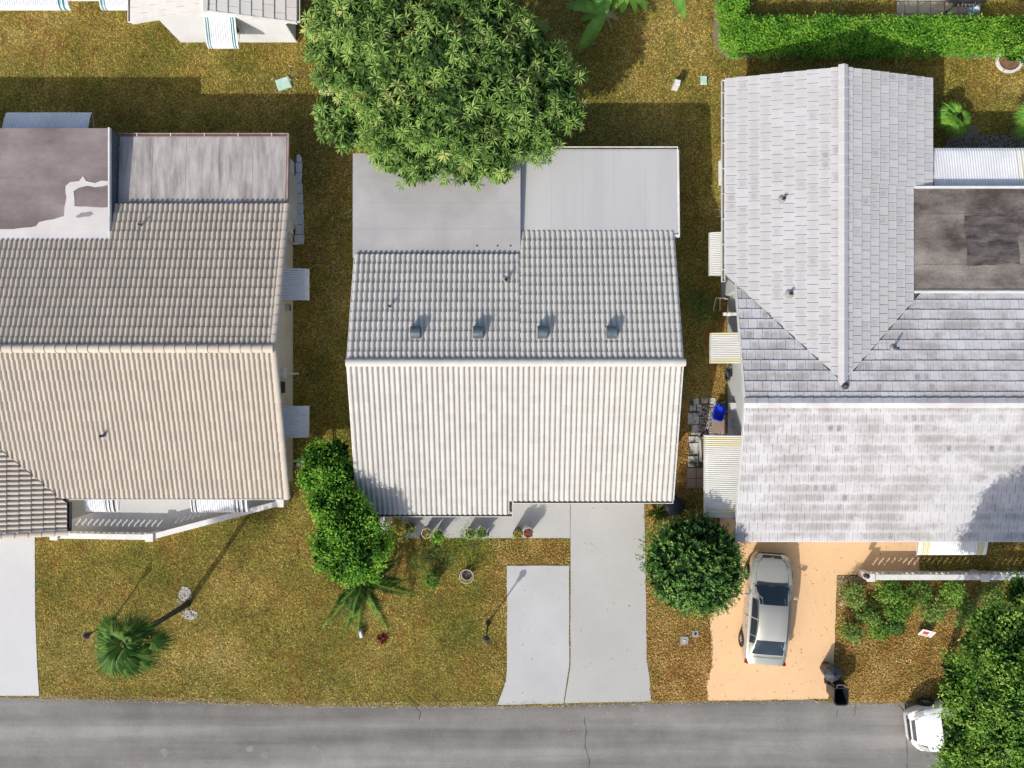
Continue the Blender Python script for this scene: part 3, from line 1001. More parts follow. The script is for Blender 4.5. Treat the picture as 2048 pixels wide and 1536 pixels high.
rf = Roof(hc, ['tile_white'])
c_, s_ = 1 / math.hypot(1, t), t / math.hypot(1, t)
S = math.hypot(1, t)
xn = W(1018, 1027, 2.4).x
rf.plane((x0, -4.95, zc(-4.95)), (1, 0, 0), (0, c_, s_), xn - x0, (yr + 4.95) * S, 0.386, 16, 's')
rf.plane((xn, -4.41, zc(-4.41)), (1, 0, 0), (0, c_, s_), x1 - xn, (yr + 4.41) * S, 0.386, 14, 's')
xm = W(1039, 490, 2.8).x
rf.plane((x1, 5.73, zc(5.73)), (-1, 0, 0), (0, -c_, s_), x1 - xm, (5.73 - yr) * S, 0.386, 14, 's')
rf.plane((xm, 4.83, zc(4.83)), (-1, 0, 0), (0, -c_, s_), xm - x0, (4.83 - yr) * S, 0.386, 11, 's')
rf.finish()
caps(hc, (x0 - .03, yr, zr + .03), (x1 + .03, yr, zr + .03), 31, 0.15, 'tile_white', 8, squash=0.85)
gable_x(hc, x0 + .35, x1 - .35, -4.0, 5.3, yr, zc(-4.0) - .16, zr - .16, zc(5.3) - .16, 'stucco_white')
# bargeboards
for xx in (x0 - .025, x1 + .003):
    for ya, yb in ((yr, -4.9 if xx < 0 else -4.4), (yr, 4.8 if xx < 0 else 5.7)):
        a, b = (xx, ya, zc(ya)), (xx, yb, zc(yb))
        m = MB()
        pts = [(xx + dx, q[1], q[2] + dz) for q in (a, b) for dx in (0, 0.022) for dz in (-0.16, 0.035)]
        m.add(pts, [(0, 1, 3, 2), (4, 6, 7, 5), (0, 4, 5, 1), (2, 3, 7, 6), (1, 5, 7, 3), (0, 2, 6, 4)])
        m.build('bargeboard', 'trim_white', hc)
gutter(hc, (x0, -4.95 + .02, zc(-4.95) + .03), (xn + .14, -4.95 + .02, zc(-4.95) + .03), (0, -1, 0), w=.15)
gutter(hc, (xn + .15, -4.41 + .02, zc(-4.41) + .03), (x1, -4.41 + .02, zc(-4.41) + .03), (0, -1, 0), w=.15)
gutter(hc, (xn + .01, -4.90, zc(-4.95) + .03), (xn + .01, -4.42, zc(-4.95) + .03), (1, 0, 0), w=.14)
# rear flat roof (membrane strips) and metal-panelled rear roof
xa, xb = W(706, 400, 2.9).x, xm + .02
yN, yS = W(800, 308, 2.85).y, 4.80
rear = MB().bx(xa, xb, yS, yN, 2.62, 2.845).build('flat_roof', 'trim_white', hc)
edges = [yS - .04, W(0, 460, 2.9).y, W(0, 408, 2.9).y, W(0, 355, 2.9).y, yN + .015]
for i, (a, b) in enumerate(zip(edges[:-1], edges[1:])):
    za = 2.868 + 0.004 * (3 - i)
    MB().bx(xa - .015, xb + .015, a, b + (.05 if i < 3 else 0), za - .02, za).build('roofing_strip', 'membrane_grey', rear)
    MB().bx(xa, xb, a + .01, a + .019, za + .001, za + .003).build('lap_seam', 'tile_white', rear)
for (px_, py_) in ((954, 492), (995, 492), (1021, 492)):
    MB().lathe([(.03, 0), (.03, .03)], W(px_, py_, 2.878), 8).build('bolt', 'dark_metal', rear)
xc, xd = xb + .005, W(1355, 380, 2.5).x
yN2 = W(1200, 300, 2.48).y
base2 = MB().add([(xc, 5.73, 2.50), (xd, 5.73, 2.50), (xd, yN2, 2.36), (xc, yN2, 2.36), (xc, 5.73, 2.66), (xd, 5.73, 2.66), (xd, yN2, 2.48), (xc, yN2, 2.48)],
                 [(3, 2, 1, 0), (4, 5, 6, 7), (0, 1, 5, 4), (1, 2, 6, 5), (2, 3, 7, 6), (3, 0, 4, 7)]).build('metal_roof', 'trim_white', hc)
npan = 5
for i in range(npan):
    a, b = xc + (xd - xc - .05) * i / npan, xc + (xd - xc - .05) * (i + 1) / npan
    MB().add([(a + .0015, 5.70, 2.670), (b - .0015, 5.70, 2.670), (b - .0015, yN2 - .02, 2.490), (a + .0015, yN2 - .02, 2.490), (a + .0015, 5.70, 2.685), (b - .0015, 5.70, 2.685), (b - .0015, yN2 - .02, 2.503), (a + .0015, yN2 - .02, 2.503)],
             [(3, 2, 1, 0), (4, 5, 6, 7), (0, 1, 5, 4), (1, 2, 6, 5), (2, 3, 7, 6), (3, 0, 4, 7)]).build('roof_panel', 'membrane_metal', base2)
gutter(hc, (xc, yN2, 2.49), (xd + .02, yN2, 2.49), (0, 1, 0))
MB().add([(xd, 5.66, 2.50), (xd + .05, 5.66, 2.50), (xd + .05, yN2, 2.36), (xd, yN2, 2.36), (xd, 5.66, 2.70), (xd + .05, 5.66, 2.70), (xd + .05, yN2, 2.52), (xd, yN2, 2.52)],
         [(3, 2, 1, 0), (4, 5, 6, 7), (0, 1, 5, 4), (1, 2, 6, 5), (2, 3, 7, 6), (3, 0, 4, 7)]).build('edge_trim', 'trim_white', hc)
MB().bx(x1 + .03, xd + .05, 5.56, 5.66, 2.50, 2.68).build('edge_trim', 'trim_white', hc)
MB().bx(xa + .3, xm - .05, 5.31, yN - .3, 0, 2.61).build('wall', 'stucco_white', hc)
MB().bx(xm - .045, xd - .3, 5.32, yN2 - .3, 0, 2.34).build('wall', 'stucco_white', hc)
for x in (-4.2, -1.6):
    window(hc, (x, -4.0, 1.45), (1, 0, 0), (0, -1, 0), 1.6, 1.1)
dr = MB().bx(.3, 1.2, -4.045, -4.0, 0.02, 2.05).build('door', 'trim_white', hc)
MB().lathe([(.03, 0), (.03, .05)], (1.1, -4.08, 1.0), 8).build('handle', 'rim', dr)
window(hc, (x0 + .35, -1.5, 1.5), (0, 1, 0), (-1, 0, 0), 1.2, 1.0)
window(hc, (x1 - .35, 2.0, 1.5), (0, 1, 0), (1, 0, 0), 1.2, 1.0)
# box vents
for px_ in (831, 956, 1085, 1223):
    zz = zc(1.9)
    p = W(px_, 665, zz + .2)
    hw, hh = 0.17, 0.36
    m = MB()
    prof = [(-.22, -.16), (-.22, .20), (-.17, .33), (-.08, .405), (.02, .42), (.14, .395), (.22, .32), (.22, -.22)]
    k = len(prof)
    v = [(p.x - hw, p.y + a, zz + b) for a, b in prof] + [(p.x + hw, p.y + a, zz + b) for a, b in prof]
    m.add(v, [tuple(range(k)), tuple(range(2 * k - 1, k - 1, -1))] + [(i, k + i, k + (i + 1) % k, (i + 1) % k) for i in range(k)])
    vt = m.build('box_vent', 'lead', hc, smooth=True)
    MB().add([(p.x - .24, p.y - .27, zc(p.y - .27) + .075), (p.x + .24, p.y - .27, zc(p.y - .27) + .075), (p.x + .24, p.y + .2, zc(p.y + .2) + .075), (p.x - .24, p.y + .2, zc(p.y + .2) + .075)], [(0, 1, 2, 3)]).build('flashing', 'tile_white', vt)
vent_pipe(hc, 1012, 561, zc(3.8) + .02, 0.36, .05)
vent_pipe(hc, 781, 614, zc(2.9) + .02, 0.34, .04)

# ---------------------------------------------------------------- left house
hl = thing('house', (-14.5, 1.5, 0), 'beige barrel-tiled house with stained mauve flat rear roof and white porch', 'house')
lx1, lyr, lzr, lt = -8.53, 1.27, 4.28, 0.308
lx0 = -24.0


def zl(y):
    return lzr - lt * abs(y - lyr)


S2 = math.hypot(1, lt)
c2_, s2_ = 1 / S2, lt / S2
rl = Roof(hl, ['tile_beige'])
ex_, ez_ = -16.92, 2.5                                   # east eave of the front wing


def zw(x):
    return ez_ + lt * (ex_ - x)


vpt = Vector((ex_, lyr - (lzr - ez_) / lt, 0))
vn = Vector((-1, -1, 0)).normalized()                    # valley is at 45 degrees (equal pitches)
rl.plane((lx0, -4.31, zl(-4.31)), (1, 0, 0), (0, c2_, s2_), lx1 - .10 - lx0, (lyr + 4.31) * S2, 0.372, 15, 's', clips=[(vpt, vn)])
rl.plane((ex_, -5.62, ez_), (0, 1, 0), (-c2_, 0, s2_), 5.2, 4.6 * S2, 0.372, 12, 's', clips=[(vpt, -vn)])
xs = W(222, 450, 2.8).x
rl.plane((lx1 - .10, 6.80, zl(6.80)), (-1, 0, 0), (0, -c2_, s2_), lx1 - .10 - xs, (6.80 - lyr) * S2, 0.372, 15, 's')
rl.plane((xs, 5.32, zl(5.32)), (-1, 0, 0), (0, -c2_, s2_), xs - lx0, (5.32 - lyr) * S2, 0.372, 11, 's')
rl.finish()
caps(hl, (lx1 + .02, lyr, lzr + .035), (lx0, lyr, lzr + .035), 40, 0.16, 'tile_beige', 8, squash=0.9)
caps(hl, (lx1, 6.80, zl(6.80) + .02), (lx1, lyr + .1, lzr - .02), 15, 0.13, 'tile_beige', 6, name='rake_tile', squash=0.8)
caps(hl, (lx1, -4.33, zl(-4.33) + .02), (lx1, lyr - .1, lzr - .02), 15, 0.13, 'tile_beige', 6, name='rake_tile', squash=0.8)
caps(hl, (ex_ + .05, -5.65, ez_ + .03), (ex_ - 4.6, -5.65, zw(ex_ - 4.6) + .03), 11, 0.12, 'tile_beige', 6, name='rake_tile', squash=0.8)
gable_x(hl, lx0, -9.04, -3.95, 6.4, lyr, zl(-3.95) - .16, lzr - .16, zl(6.4) - .16, 'stucco_cream')
MB().bx(lx0, ex_ - .35, -5.3, -3.951, 0, 2.44).build('wall', 'stucco_cream', hl)
gutter(hl, (ex_ + .12, -4.31, zl(-4.31) + .02), (lx1 + .05, -4.31, zl(-4.31) + .02), (0, -1, 0), w=.09, grime=False)
gutter(hl, (ex_, -5.6, ez_ + .02), (ex_, -4.5, ez_ + .02), (1, 0, 0), mat='dark_metal', w=.12)
# raised rear membrane roof
lyN = W(0, 258, 3.0).y
rr_ = MB().bx(lx0, xs, 5.0, lyN, 2.80, 3.00).build('flat_roof', 'membrane_streak', hl)
ed = [5.25, W(0, 462, 3).y, W(0, 412, 3).y, W(0, 358, 3).y, W(0, 307, 3).y, lyN + .02]
for i, (a, b) in enumerate(zip(ed[:-1], ed[1:])):
    z_ = 3.024 + .004 * (4 - i)
    MB().bx(lx0, xs + .012, a, b + (.05 if i < 4 else 0), z_ - .022, z_).build('roofing_strip', 'membrane_coat' if i == 0 else 'membrane_mauve', rr_)
    MB().bx(lx0, xs, a + .01, a + .022, z_ + .001, z_ + .0035).build('lap_seam', 'deck', rr_)
# pale coating run painted over the membrane
coat = [(0, 462), (215, 463), (217, 362), (203, 361), (190, 366), (172, 362), (166, 352), (158, 362), (140, 364), (131, 372), (133, 395), (129, 415), (128, 432), (95, 440), (78, 444), (72, 452), (40, 456), (0, 458)]
hole = [(148, 376), (160, 370), (178, 371), (200, 372), (212, 371), (212, 408), (152, 410)]
cp = [(215, 463), (217, 362), (203, 361), (190, 366), (172, 362), (166, 352), (158, 362), (140, 364), (131, 372), (133, 395), (129, 415), (128, 432), (95, 440), (78, 444), (72, 452), (40, 456), (0, 458), (0, 463),
      (148, 463), (150, 455), (165, 448), (186, 444), (188, 438), (160, 433), (150, 428), (149, 410), (147, 380), (158, 372), (175, 373), (190, 371), (212, 369), (213, 412), (160, 414), (152, 422), (196, 428), (200, 463)]
cp = [(0, 463), (0, 458), (40, 456), (72, 452), (78, 444), (95, 440), (128, 432), (129, 415), (133, 395), (131, 372), (140, 364), (158, 362), (166, 352), (172, 362), (190, 366), (203, 361), (217, 362), (217, 369),
      (190, 374), (175, 371), (158, 375), (147, 382), (149, 412), (217, 414), (217, 463)]
MB().prism(wobble([W(a, b, 3.05).xy[:] for a, b in cp], .2, .03, 4), 3.03, 3.048).build('roof_coating', 'membrane_coat', rr_)
MB().prism(wobble([W(a, b, 3.05).xy[:] for a, b in [(150, 433), (163, 425), (182, 423), (187, 428), (178, 433), (158, 436)]], .1, .02, 4), 3.04, 3.051).build('stain', 'membrane_mauve', rr_)
MB().bx(xs + .004, xs + .06, 5.35, lyN + .02, 2.36, 2.895).build('flashing', 'lead', hl)  # dark strip added to paint the shaded gap below the raised roof edge
MB().bx(xs + .012, xs + .07, 5.3, lyN + .05, 2.9, 3.045).build('edge_trim', 'trim_white', hl)
# lower rear metal roof
lyN2 = W(0, 272, 2.35).y
xe = W(575, 340, 2.4).x
lo_ = MB().add([(xs + .07, 6.86, 2.30), (xe, 6.86, 2.30), (xe, lyN2, 2.12), (xs + .07, lyN2, 2.12), (xs + .07, 6.86, 2.44), (xe, 6.86, 2.44), (xe, lyN2, 2.28), (xs + .07, lyN2, 2.28)],
               [(3, 2, 1, 0), (4, 5, 6, 7), (0, 1, 5, 4), (1, 2, 6, 5), (2, 3, 7, 6), (3, 0, 4, 7)]).build('metal_roof', 'membrane_streak', hl)
for i in range(5):
    a, b = xs + .08 + (xe - xs - .14) * i / 5, xs + .08 + (xe - xs - .14) * (i + 1) / 5
    MB().add([(a + .005, 6.84, 2.45), (b - .005, 6.84, 2.45), (b - .005, lyN2 - .02, 2.29), (a + .005, lyN2 - .02, 2.29), (a + .005, 6.84, 2.463), (b - .005, 6.84, 2.463), (b - .005, lyN2 - .02, 2.301), (a + .005, lyN2 - .02, 2.301)],
             [(3, 2, 1, 0), (4, 5, 6, 7), (0, 1, 5, 4), (1, 2, 6, 5), (2, 3, 7, 6), (3, 0, 4, 7)]).build('roof_panel', 'membrane_streak', lo_)
gutter(hl, (xs + .08, lyN2, 2.30), (xe, lyN2, 2.30), (0, 1, 0), mat='trim_brown', straps=5, grime=False)
MB().add([(xe - .03, 6.86, 2.30), (xe + .03, 6.86, 2.30), (xe + .03, lyN2 + .1, 2.12), (xe - .03, lyN2 + .1, 2.12), (xe - .03, 6.86, 2.48), (xe + .03, 6.86, 2.48), (xe + .03, lyN2 + .1, 2.33), (xe - .03, lyN2 + .1, 2.33)],
         [(3, 2, 1, 0), (4, 5, 6, 7), (0, 1, 5, 4), (1, 2, 6, 5), (2, 3, 7, 6), (3, 0, 4, 7)]).build('edge_trim', 'trim_brown', hl)
MB().bx(lx0, xs - .3, 6.401, lyN - .3, 0, 2.79).build('wall', 'stucco_cream', hl)
MB().bx(xs - .299, -8.98, 6.402, lyN2 - .35, 0, 2.1).build('wall', 'stucco_white', hl)
MB().bx(-8.979, -8.85, 6.5, lyN2 - 1.0, 0.0, 1.9).build('storm_shutter', 'stucco_grey', hl)
# boxes, pipes and spouts on the east wall
MB().tube([W(565, 470, 2.5), W(572, 480, 2.3), W(577, 470, 1.5), W(586, 487, .3), W(596, 488, .12)], .04, 8).build('downspout', 'stucco_cream', hl)
MB().bx(-9.04, -8.78, 6.0, 6.45, .9, 1.6).build('meter_box', 'trim_white', hl)
bx_ = MB().bx(-9.04, -8.9, 2.92, 3.2, .75, 1.15).build('meter_box', 'stucco_grey', hl)
for i in range(3):
    MB().bx(-8.9, -8.885, 2.95 + i * .085, 3.01 + i * .085, .8, 1.1).build('vent_slot', 'dark_metal', bx_)
bx2 = MB().bx(-9.04, -8.92, 0.25, .65, 1.3, 1.7).build('meter_box', 'trim_white', hl)
MB().tube([(-8.95, .42, 1.3), (-8.95, .42, .9), (-8.6, .42, .7)], .03, 6).build('conduit', 'trim_white', bx2)
MB().bx(-9.04, -8.95, -.35, .1, 1.4, 1.75).build('wall_bracket', 'dark_metal', hl)
MB().tube([W(563, 930, 1.9), W(588, 922, .4), W(597, 921, .15)], .035, 6).build('downspout', 'stucco_cream', hl)
MB().prism(pxpoly([(596, 917), (608, 914), (610, 928), (600, 934), (592, 934)]), 0, .05).build('splash_block', 'stucco_grey', hl)
MB().add([W(567, 945, 2.0), W(575, 941, 2.0), W(575, 991, 2.0), W(570, 993, 2.0), W(567, 945, 1.95), W(575, 941, 1.95), W(575, 991, 1.95), W(570, 993, 1.95)], [(3, 2, 1, 0), (4, 5, 6, 7), (0, 1, 5, 4), (1, 2, 6, 5), (2, 3, 7, 6), (3, 0, 4, 7)]).build('white_panel', 'trim_white', hl)
vent_pipe(hl, 286, 452, zl(6.1) + .02, .34, .045, 'lead')
vent_pipe(hl, 210, 871, zl(-1.9) + .02, .34, .05)
awning(hl, (-9.04, 4.49, 0), (0, -1, 0), (1, 0, 0), 1.23, 1.12, 2.15, 1.70, 'awning')
awning(hl, (-9.04, -0.85, 0), (0, -1, 0), (1, 0, 0), 1.23, 1.12, 2.15, 1.70, 'awning')
window(hl, (-9.04, 3.87, 1.35), (0, 1, 0), (1, 0, 0), 1.05, 1.1)
window(hl, (-9.04, -1.46, 1.35), (0, 1, 0), (1, 0, 0), 1.05, 1.1)
awning(hl, (-16.25, lyN - .3, 0), (-1, 0, 0), (0, 1, 0), 3.3, 1.30, 2.45, 1.85, 'awning')
awning(hl, (-16.55, -3.95, 0), (1, 0, 0), (0, -1, 0), 1.28, 1.02, 2.15, 1.80, 'awning', [(0.80, .86), (.95, 1.01), (1.1, 1.2)], smat='stripe_black')
awning(hl, (-12.45, -3.95, 0), (1, 0, 0), (0, -1, 0), 2.2, 1.05, 2.15, 1.80, 'awning', [(0.05, .10), (.18, .24), (1.70, 1.76), (1.84, 1.91), (2.02, 2.1)], smat='stripe_black')
window(hl, (-15.9, -3.95, 1.35), (1, 0, 0), (0, -1, 0), 1.1, 1.1)
window(hl, (-11.35, -3.95, 1.35), (1, 0, 0), (0, -1, 0), 2.0, 1.2)

# ---------------------------------------------------------------- right house
hr = thing('house', (14.0, 1.5, 0), 'house with pale grey flat roof tiles spotted with dark grime', 'house')
rx0, ryr, rzr, tS, tN = 8.52, -0.69, 3.75, 0.247, 0.270
nx, nz, tW = 12.15, 3.55, 0.276
rx1 = 22.5


def zrs(y):
    return rzr - (tS if y < ryr else tN) * abs(y - ryr)


def znw(x):
    return nz - tW * abs(x - nx)


rr = Roof(hr, ['tile_grey', 'tile_grey_side'])
SS, SN, SW = math.hypot(1, tS), math.hypot(1, tN), math.hypot(1, tW)
rr.plane((rx0, -5.98, zrs(-5.98)), (1, 0, 0), (0, 1 / SS, tS / SS), rx1 - rx0, (ryr + 5.98) * SS, 0.315, 14, 'f', 0, stagger=True)
# vertical planes through the two valleys
yv = ryr + (rzr - nz) / tN                                # apex where the wing ridge dies into the main slope
ap = Vector((nx, yv, 0))
dW = Vector((-tN, tW, 0)).normalized()                    # along the west valley (towards the eave)
nW = Vector((dW.y, -dW.x, 0))
if nW.dot(Vector((1, 1, 0))) < 0:
    nW = -nW                                              # points to the wing side
dE = Vector((tN, tW, 0)).normalized()
nE = Vector((-dE.y, dE.x, 0))
if nE.dot(Vector((-1, 1, 0))) < 0:
    nE = -nE
NE_Y = 3.98
rr.plane((nx, NE_Y, zrs(NE_Y)), (-1, 0, 0), (0, -1 / SN, tN / SN), nx - rx0, (NE_Y - ryr) * SN, 0.32, 12, 'f', 0, clips=[(ap, nW)], stagger=True)
rr.plane((rx1, 3.55, zrs(3.55)), (-1, 0, 0), (0, -1 / SN, tN / SN), rx1 - nx, (3.55 - ryr) * SN, 0.32, 11, 'f', 0, clips=[(ap, nE)], stagger=True)
wy0, wy1 = -0.2, 11.65
wex, eex = 8.13, 16.0
rr.plane((wex, wy1, znw(wex)), (0, -1, 0), (1 / SW, 0, tW / SW), wy1 - wy0, (nx - wex) * SW, 0.335, 10, 'f', 1, clips=[(ap, -nW), (Vector((0, 3.75, 0)), Vector((0, -1, 0)) if False else Vector((-1, -1, 0)).normalized()) if False else (ap, -nW)], stagger=True)
yfl = 7.45
rr.plane((eex, yfl, znw(eex)), (0, 1, 0), (-1 / SW, 0, tW / SW), wy1 - yfl, (eex - nx) * SW, 0.335, 10, 'f', 1, stagger=True)
rr.plane((15.14, wy0, znw(15.14)), (0, 1, 0), (-1 / SW, 0, tW / SW), yfl - wy0, (15.14 - nx) * SW, 0.335, 8, 'f', 1, clips=[(ap, -nE)], stagger=True)
rr.finish()
caps(hr, (rx1, ryr, rzr + .025), (rx0 - .03, ryr, rzr + .025), 34, 0.19, 'tile_grey', 2, squash=0.45)
caps(hr, (nx, yv - .1, nz + .015), (nx, wy1 + .02, nz + .025), 29, 0.19, 'tile_grey_side', 2, squash=0.5)
# valley flashings
for dv, sgn in ((dW, -1), (dE, 1)):
    L_ = 4.0
    a = Vector((nx, yv, nz + .02))
    b = a + Vector((dv.x, dv.y, 0)) * L_
    b.z = znw(b.x) + .02
    if sgn > 0:
        b = a + Vector((dv.x, dv.y, 0)) * 4.1
        b.z = znw(b.x) + .02
    MB().tube([a, b], .022, 5).build('valley_flashing', 'seam', hr)
MB().lathe([(.16, 0), (.12, .12), (.03, .2)], (nx + .05, yv - .12, nz + .02), 8).build('vent_cap', 'dark_metal', hr, smooth=True)
vent_pipe(hr, 1565, 399, znw(10.1) + .01, .25, .055)
vent_pipe(hr, 1579, 588, znw(10.4) + .01, .25, .055)
vent_pipe(hr, 1786, 697, zrs(1.3) + .01, .42, .045, 'lead')
gable_x(hr, 8.9, rx1, -5.45, 3.6, ryr, zrs(-5.45) - .16, rzr - .16, zrs(3.6) - .16, 'stucco_grey')
gable_y(hr, 8.62, 15.5, nx, 3.601, 11.3, znw(8.62) - .16, nz - .16, znw(15.5) - .16, 'stucco_grey')
MB().bx(15.501, rx1, 3.602, 7.1, 0, 2.5).build('wall', 'stucco_grey', hr)
# bargeboards of the west gable
for ya, yb in ((ryr, -5.98), (ryr, 3.95)):
    a, b = (ya, zrs(ya)), (yb, zrs(yb))
    pts = [(rx0 - .03 + dx, q[0], q[1] + dz) for q in (a, b) for dx in (0, 0.027) for dz in (-0.17, 0.05)]
    MB().add(pts, [(0, 1, 3, 2), (4, 6, 7, 5), (0, 4, 5, 1), (2, 3, 7, 6), (1, 5, 7, 3), (0, 2, 6, 4)]).build('bargeboard', 'trim_white', hr)
MB().bx(rx0 - .03, rx1, -6.02, -5.985, zrs(-5.98) - .16, zrs(-5.98) + .02).build('fascia', 'trim_white', hr)
gutter(hr, (wex, 11.6, znw(wex) + .01), (wex, 3.9, znw(wex) + .01), (-1, 0, 0), straps=8)
MB().bx(wex + .01, nx, wy1 + .002, wy1 + .03, znw(wex) - .14, znw(wex) - .02).build('fascia', 'trim_white', hr)
# dark roll-roofed flat part
fx0 = 15.14
fl = MB().bx(fx0 + .005, rx1, 3.52, yfl - .06, 2.45, 2.665).build('flat_roof', 'trim_white', hr)
fe = [3.555, W(0, 531, 2.7).y, W(0, 480, 2.7).y, W(0, 429, 2.7).y, yfl - .075]
for i, (a, b) in enumerate(zip(fe[:-1], fe[1:])):
    z_ = 2.69 + .006 * (3 - i)
    rs_ = MB().bx(fx0 + .03, rx1, a + .006, b + (.04 if i < 3 else 0), z_ - .02, z_).build('roofing_strip', 'membrane_dark', fl)
    ribbon_y = a + .012
    MB().bx(fx0 + .03, rx1, ribbon_y, ribbon_y + .035, z_ + .001, z_ + .004).build('lap_seam', 'seam', fl)
MB().prism(wobble([W(a, b, 2.72).xy[:] for a, b in [(1930, 432), (2035, 430), (2040, 528), (1934, 531)]], .3, .05, 9), 2.69, 2.7135).build('tar_patch', 'patch_dark', fl)
MB().bx(fx0 + .0, rx1, 3.44, 3.52, 2.60, 2.70).build('edge_trim', 'trim_white', hr)
MB().bx(fx0 + .0, rx1, yfl - .055, yfl + .03, 2.45, 2.73).build('edge_trim', 'trim_white', hr)
awning(hr, (8.62, 8.69, 0), (0, -1, 0), (-1, 0, 0), .97, .57, 2.05, 1.75, 'awning_aged', period=.06)
awning(hr, (8.62, 5.90, 0), (0, -1, 0), (-1, 0, 0), 1.70, .95, 2.15, 1.75, 'awning_aged', period=.07)
awning(hr, (8.9, 1.99, 0), (0, -1, 0), (-1, 0, 0), 1.19, 1.2, 2.20, 1.75, 'awning_aged', [(0.01, .09), (1.02, 1.17)], .07, 'stripe_yellow')
awning(hr, (8.9, -1.97, 0), (0, -1, 0), (-1, 0, 0), 3.19, 1.45, 2.30, 1.85, 'awning_aged', [(0.08, .20), (.26, .40), (2.82, 2.92), (2.98, 3.06)], .08, 'stripe_yellow')
awning(hr, (16.12, yfl + .035, 0), (1, 0, 0), (0, 1, 0), 6.0, 1.65, 2.42, 2.0, 'awning', [(3.25, 3.31), (3.42, 3.50)], .10, 'stripe_yellow')
awning(hr, (15.75, -5.45, 0), (1, 0, 0), (0, -1, 0), 2.66, 1.22, 2.15, 1.75, 'awning', [(0.13, .27), (.31, .44), (2.26, 2.36), (2.40, 2.54)], .08, 'stripe_yellow')
window(hr, (8.9, 1.4, 1.4), (0, 1, 0), (-1, 0, 0), 1.0, 1.0)
window(hr, (8.9, -3.5, 1.3), (0, 1, 0), (-1, 0, 0), 2.4, 1.3)
window(hr, (8.62, 5.05, 1.4), (0, 1, 0), (-1, 0, 0), 1.4, 1.0)
window(hr, (17.1, -5.45, 1.4), (1, 0, 0), (0, -1, 0), 2.2, 1.1)
MB().bx(8.70, 8.9, -1.05, -.75, .8, 1.2).build('meter_box', 'stucco_grey', hr)
MB().bx(8.72, 8.9, -1.75, -1.5, .7, 1.0).build('meter_box', 'stucco_grey', hr)
MB().bx(8.35, 8.9, 2.7, 2.82, 1.3, 1.4).build('wall_bracket', 'trim_white', hr)
MB().lathe([(.09, 0), (.09, .22), (.05, .26)], (8.55, 2.76, 1.35), 10).build('wall_lamp', 'trim_white', hr)

# ---------------------------------------------------------------- house at the top left
ht = thing('house', (-11.4, 16.5, 0), 'white gabled house with teal-striped awnings across the back lawn', 'house')
tx0, tx1, tnx, tnz, ty0, ty1, tt = -14.55, -8.23, -11.39, 3.34, 13.83, 20.0, 0.297


def zt(x):
    return tnz - tt * abs(x - tnx)


ST = math.hypot(1, tt)
rt = Roof(ht, ['shingle'])
rt.plane((tx0, ty1, zt(tx0)), (0, -1, 0), (1 / ST, 0, tt / ST), ty1 - ty0, (tnx - tx0) * ST, 0.50, 8, 'f', stagger=True)
rt.plane((tx1, ty0, zt(tx1)), (0, 1, 0), (-1 / ST, 0, tt / ST), ty1 - ty0, (tx1 - tnx) * ST, 0.50, 8, 'f', stagger=True)
rt.finish()
caps(ht, (tnx, ty1, tnz + .03), (tnx, ty0 - .02, tnz + .03), 16, 0.15, 'shingle', 2, squash=.35)
gable_y(ht, -13.67, -8.92, tnx, 14.1, ty1, zt(-13.67) - .15, tnz - .15, zt(-8.92) - .15, 'stucco_white')
for xa_, xb_ in ((tnx, tx0), (tnx, tx1)):
    pts = [(q, ty0 - .03 + dy, zt(q) + dz) for q in (xa_, xb_) for dy in (0, .027) for dz in (-.15, .045)]
    MB().add(pts, [(0, 1, 3, 2), (4, 6, 7, 5), (0, 4, 5, 1), (2, 3, 7, 6), (1, 5, 7, 3), (0, 2, 6, 4)]).build('bargeboard', 'trim_white', ht)
gutter(ht, (tx1, ty0, zt(tx1) + .01), (tx1, ty1, zt(tx1) + .01), (1, 0, 0))
gutter(ht, (tx0, ty0, zt(tx0) + .01), (tx0, ty1, zt(tx0) + .01), (-1, 0, 0))
MB().tube([(tx1 + .06, ty0 + .05, 2.35), (tx1 - .2, 14.05, 2.0), (-8.85, 14.06, 1.8), (-8.85, 14.06, .1)], .035, 6).build('downspout', 'trim_white', ht)
MB().bx(-24, -13.671, 15.8, ty1, 0, 2.4).build('wall', 'stucco_white', ht)
MB().bx(-24, tx0 - .2, 15.6, ty1, 2.401, 2.55).build('roof_slab', 'trim_white', ht)
awning(ht, (-11.86, 14.1, 0), (1, 0, 0), (0, -1, 0), 1.22, 1.0, 2.2, 1.72, 'awning', [(.06, .10), (.14, .18), (1.02, 1.06), (1.10, 1.15)], .09)
awning(ht, (-20.6, 15.8, 0), (1, 0, 0), (0, -1, 0), 3.4, 1.22, 2.2, 1.75, 'awning', [(3.0, 3.07), (3.16, 3.25)], .09)
awning(ht, (-16.0, 15.8, 0), (1, 0, 0), (0, -1, 0), 2.3, 1.22, 2.2, 1.75, 'awning', [(.06, .12), (.17, .22)], .09)
window(ht, (-11.25, 14.1, 1.4), (1, 0, 0), (0, -1, 0), 1.0, 1.0)

# back of a further house: only its white sill line shows at the very top right
hb = thing('house', (19.0, 17.6, 0), 'white house wall edge above the paver patio behind the hedge', 'house')
MB().bx(15.9, 26, 15.88, 21, 0, 0.12).build('plinth', 'trim_white', hb)
MB().bx(15.9, 26, 16.3, 21, 0.12, 2.4).build('wall', 'stucco_white', hb)
window(hb, (19, 16.3, 1.4), (1, 0, 0), (0, -1, 0), 1.4, 1.1)
rb_ = MB().bx(15.5, 26.4, 16.0, 21.4, 2.4, 2.52).build('roof_slab', 'trim_white', hb)

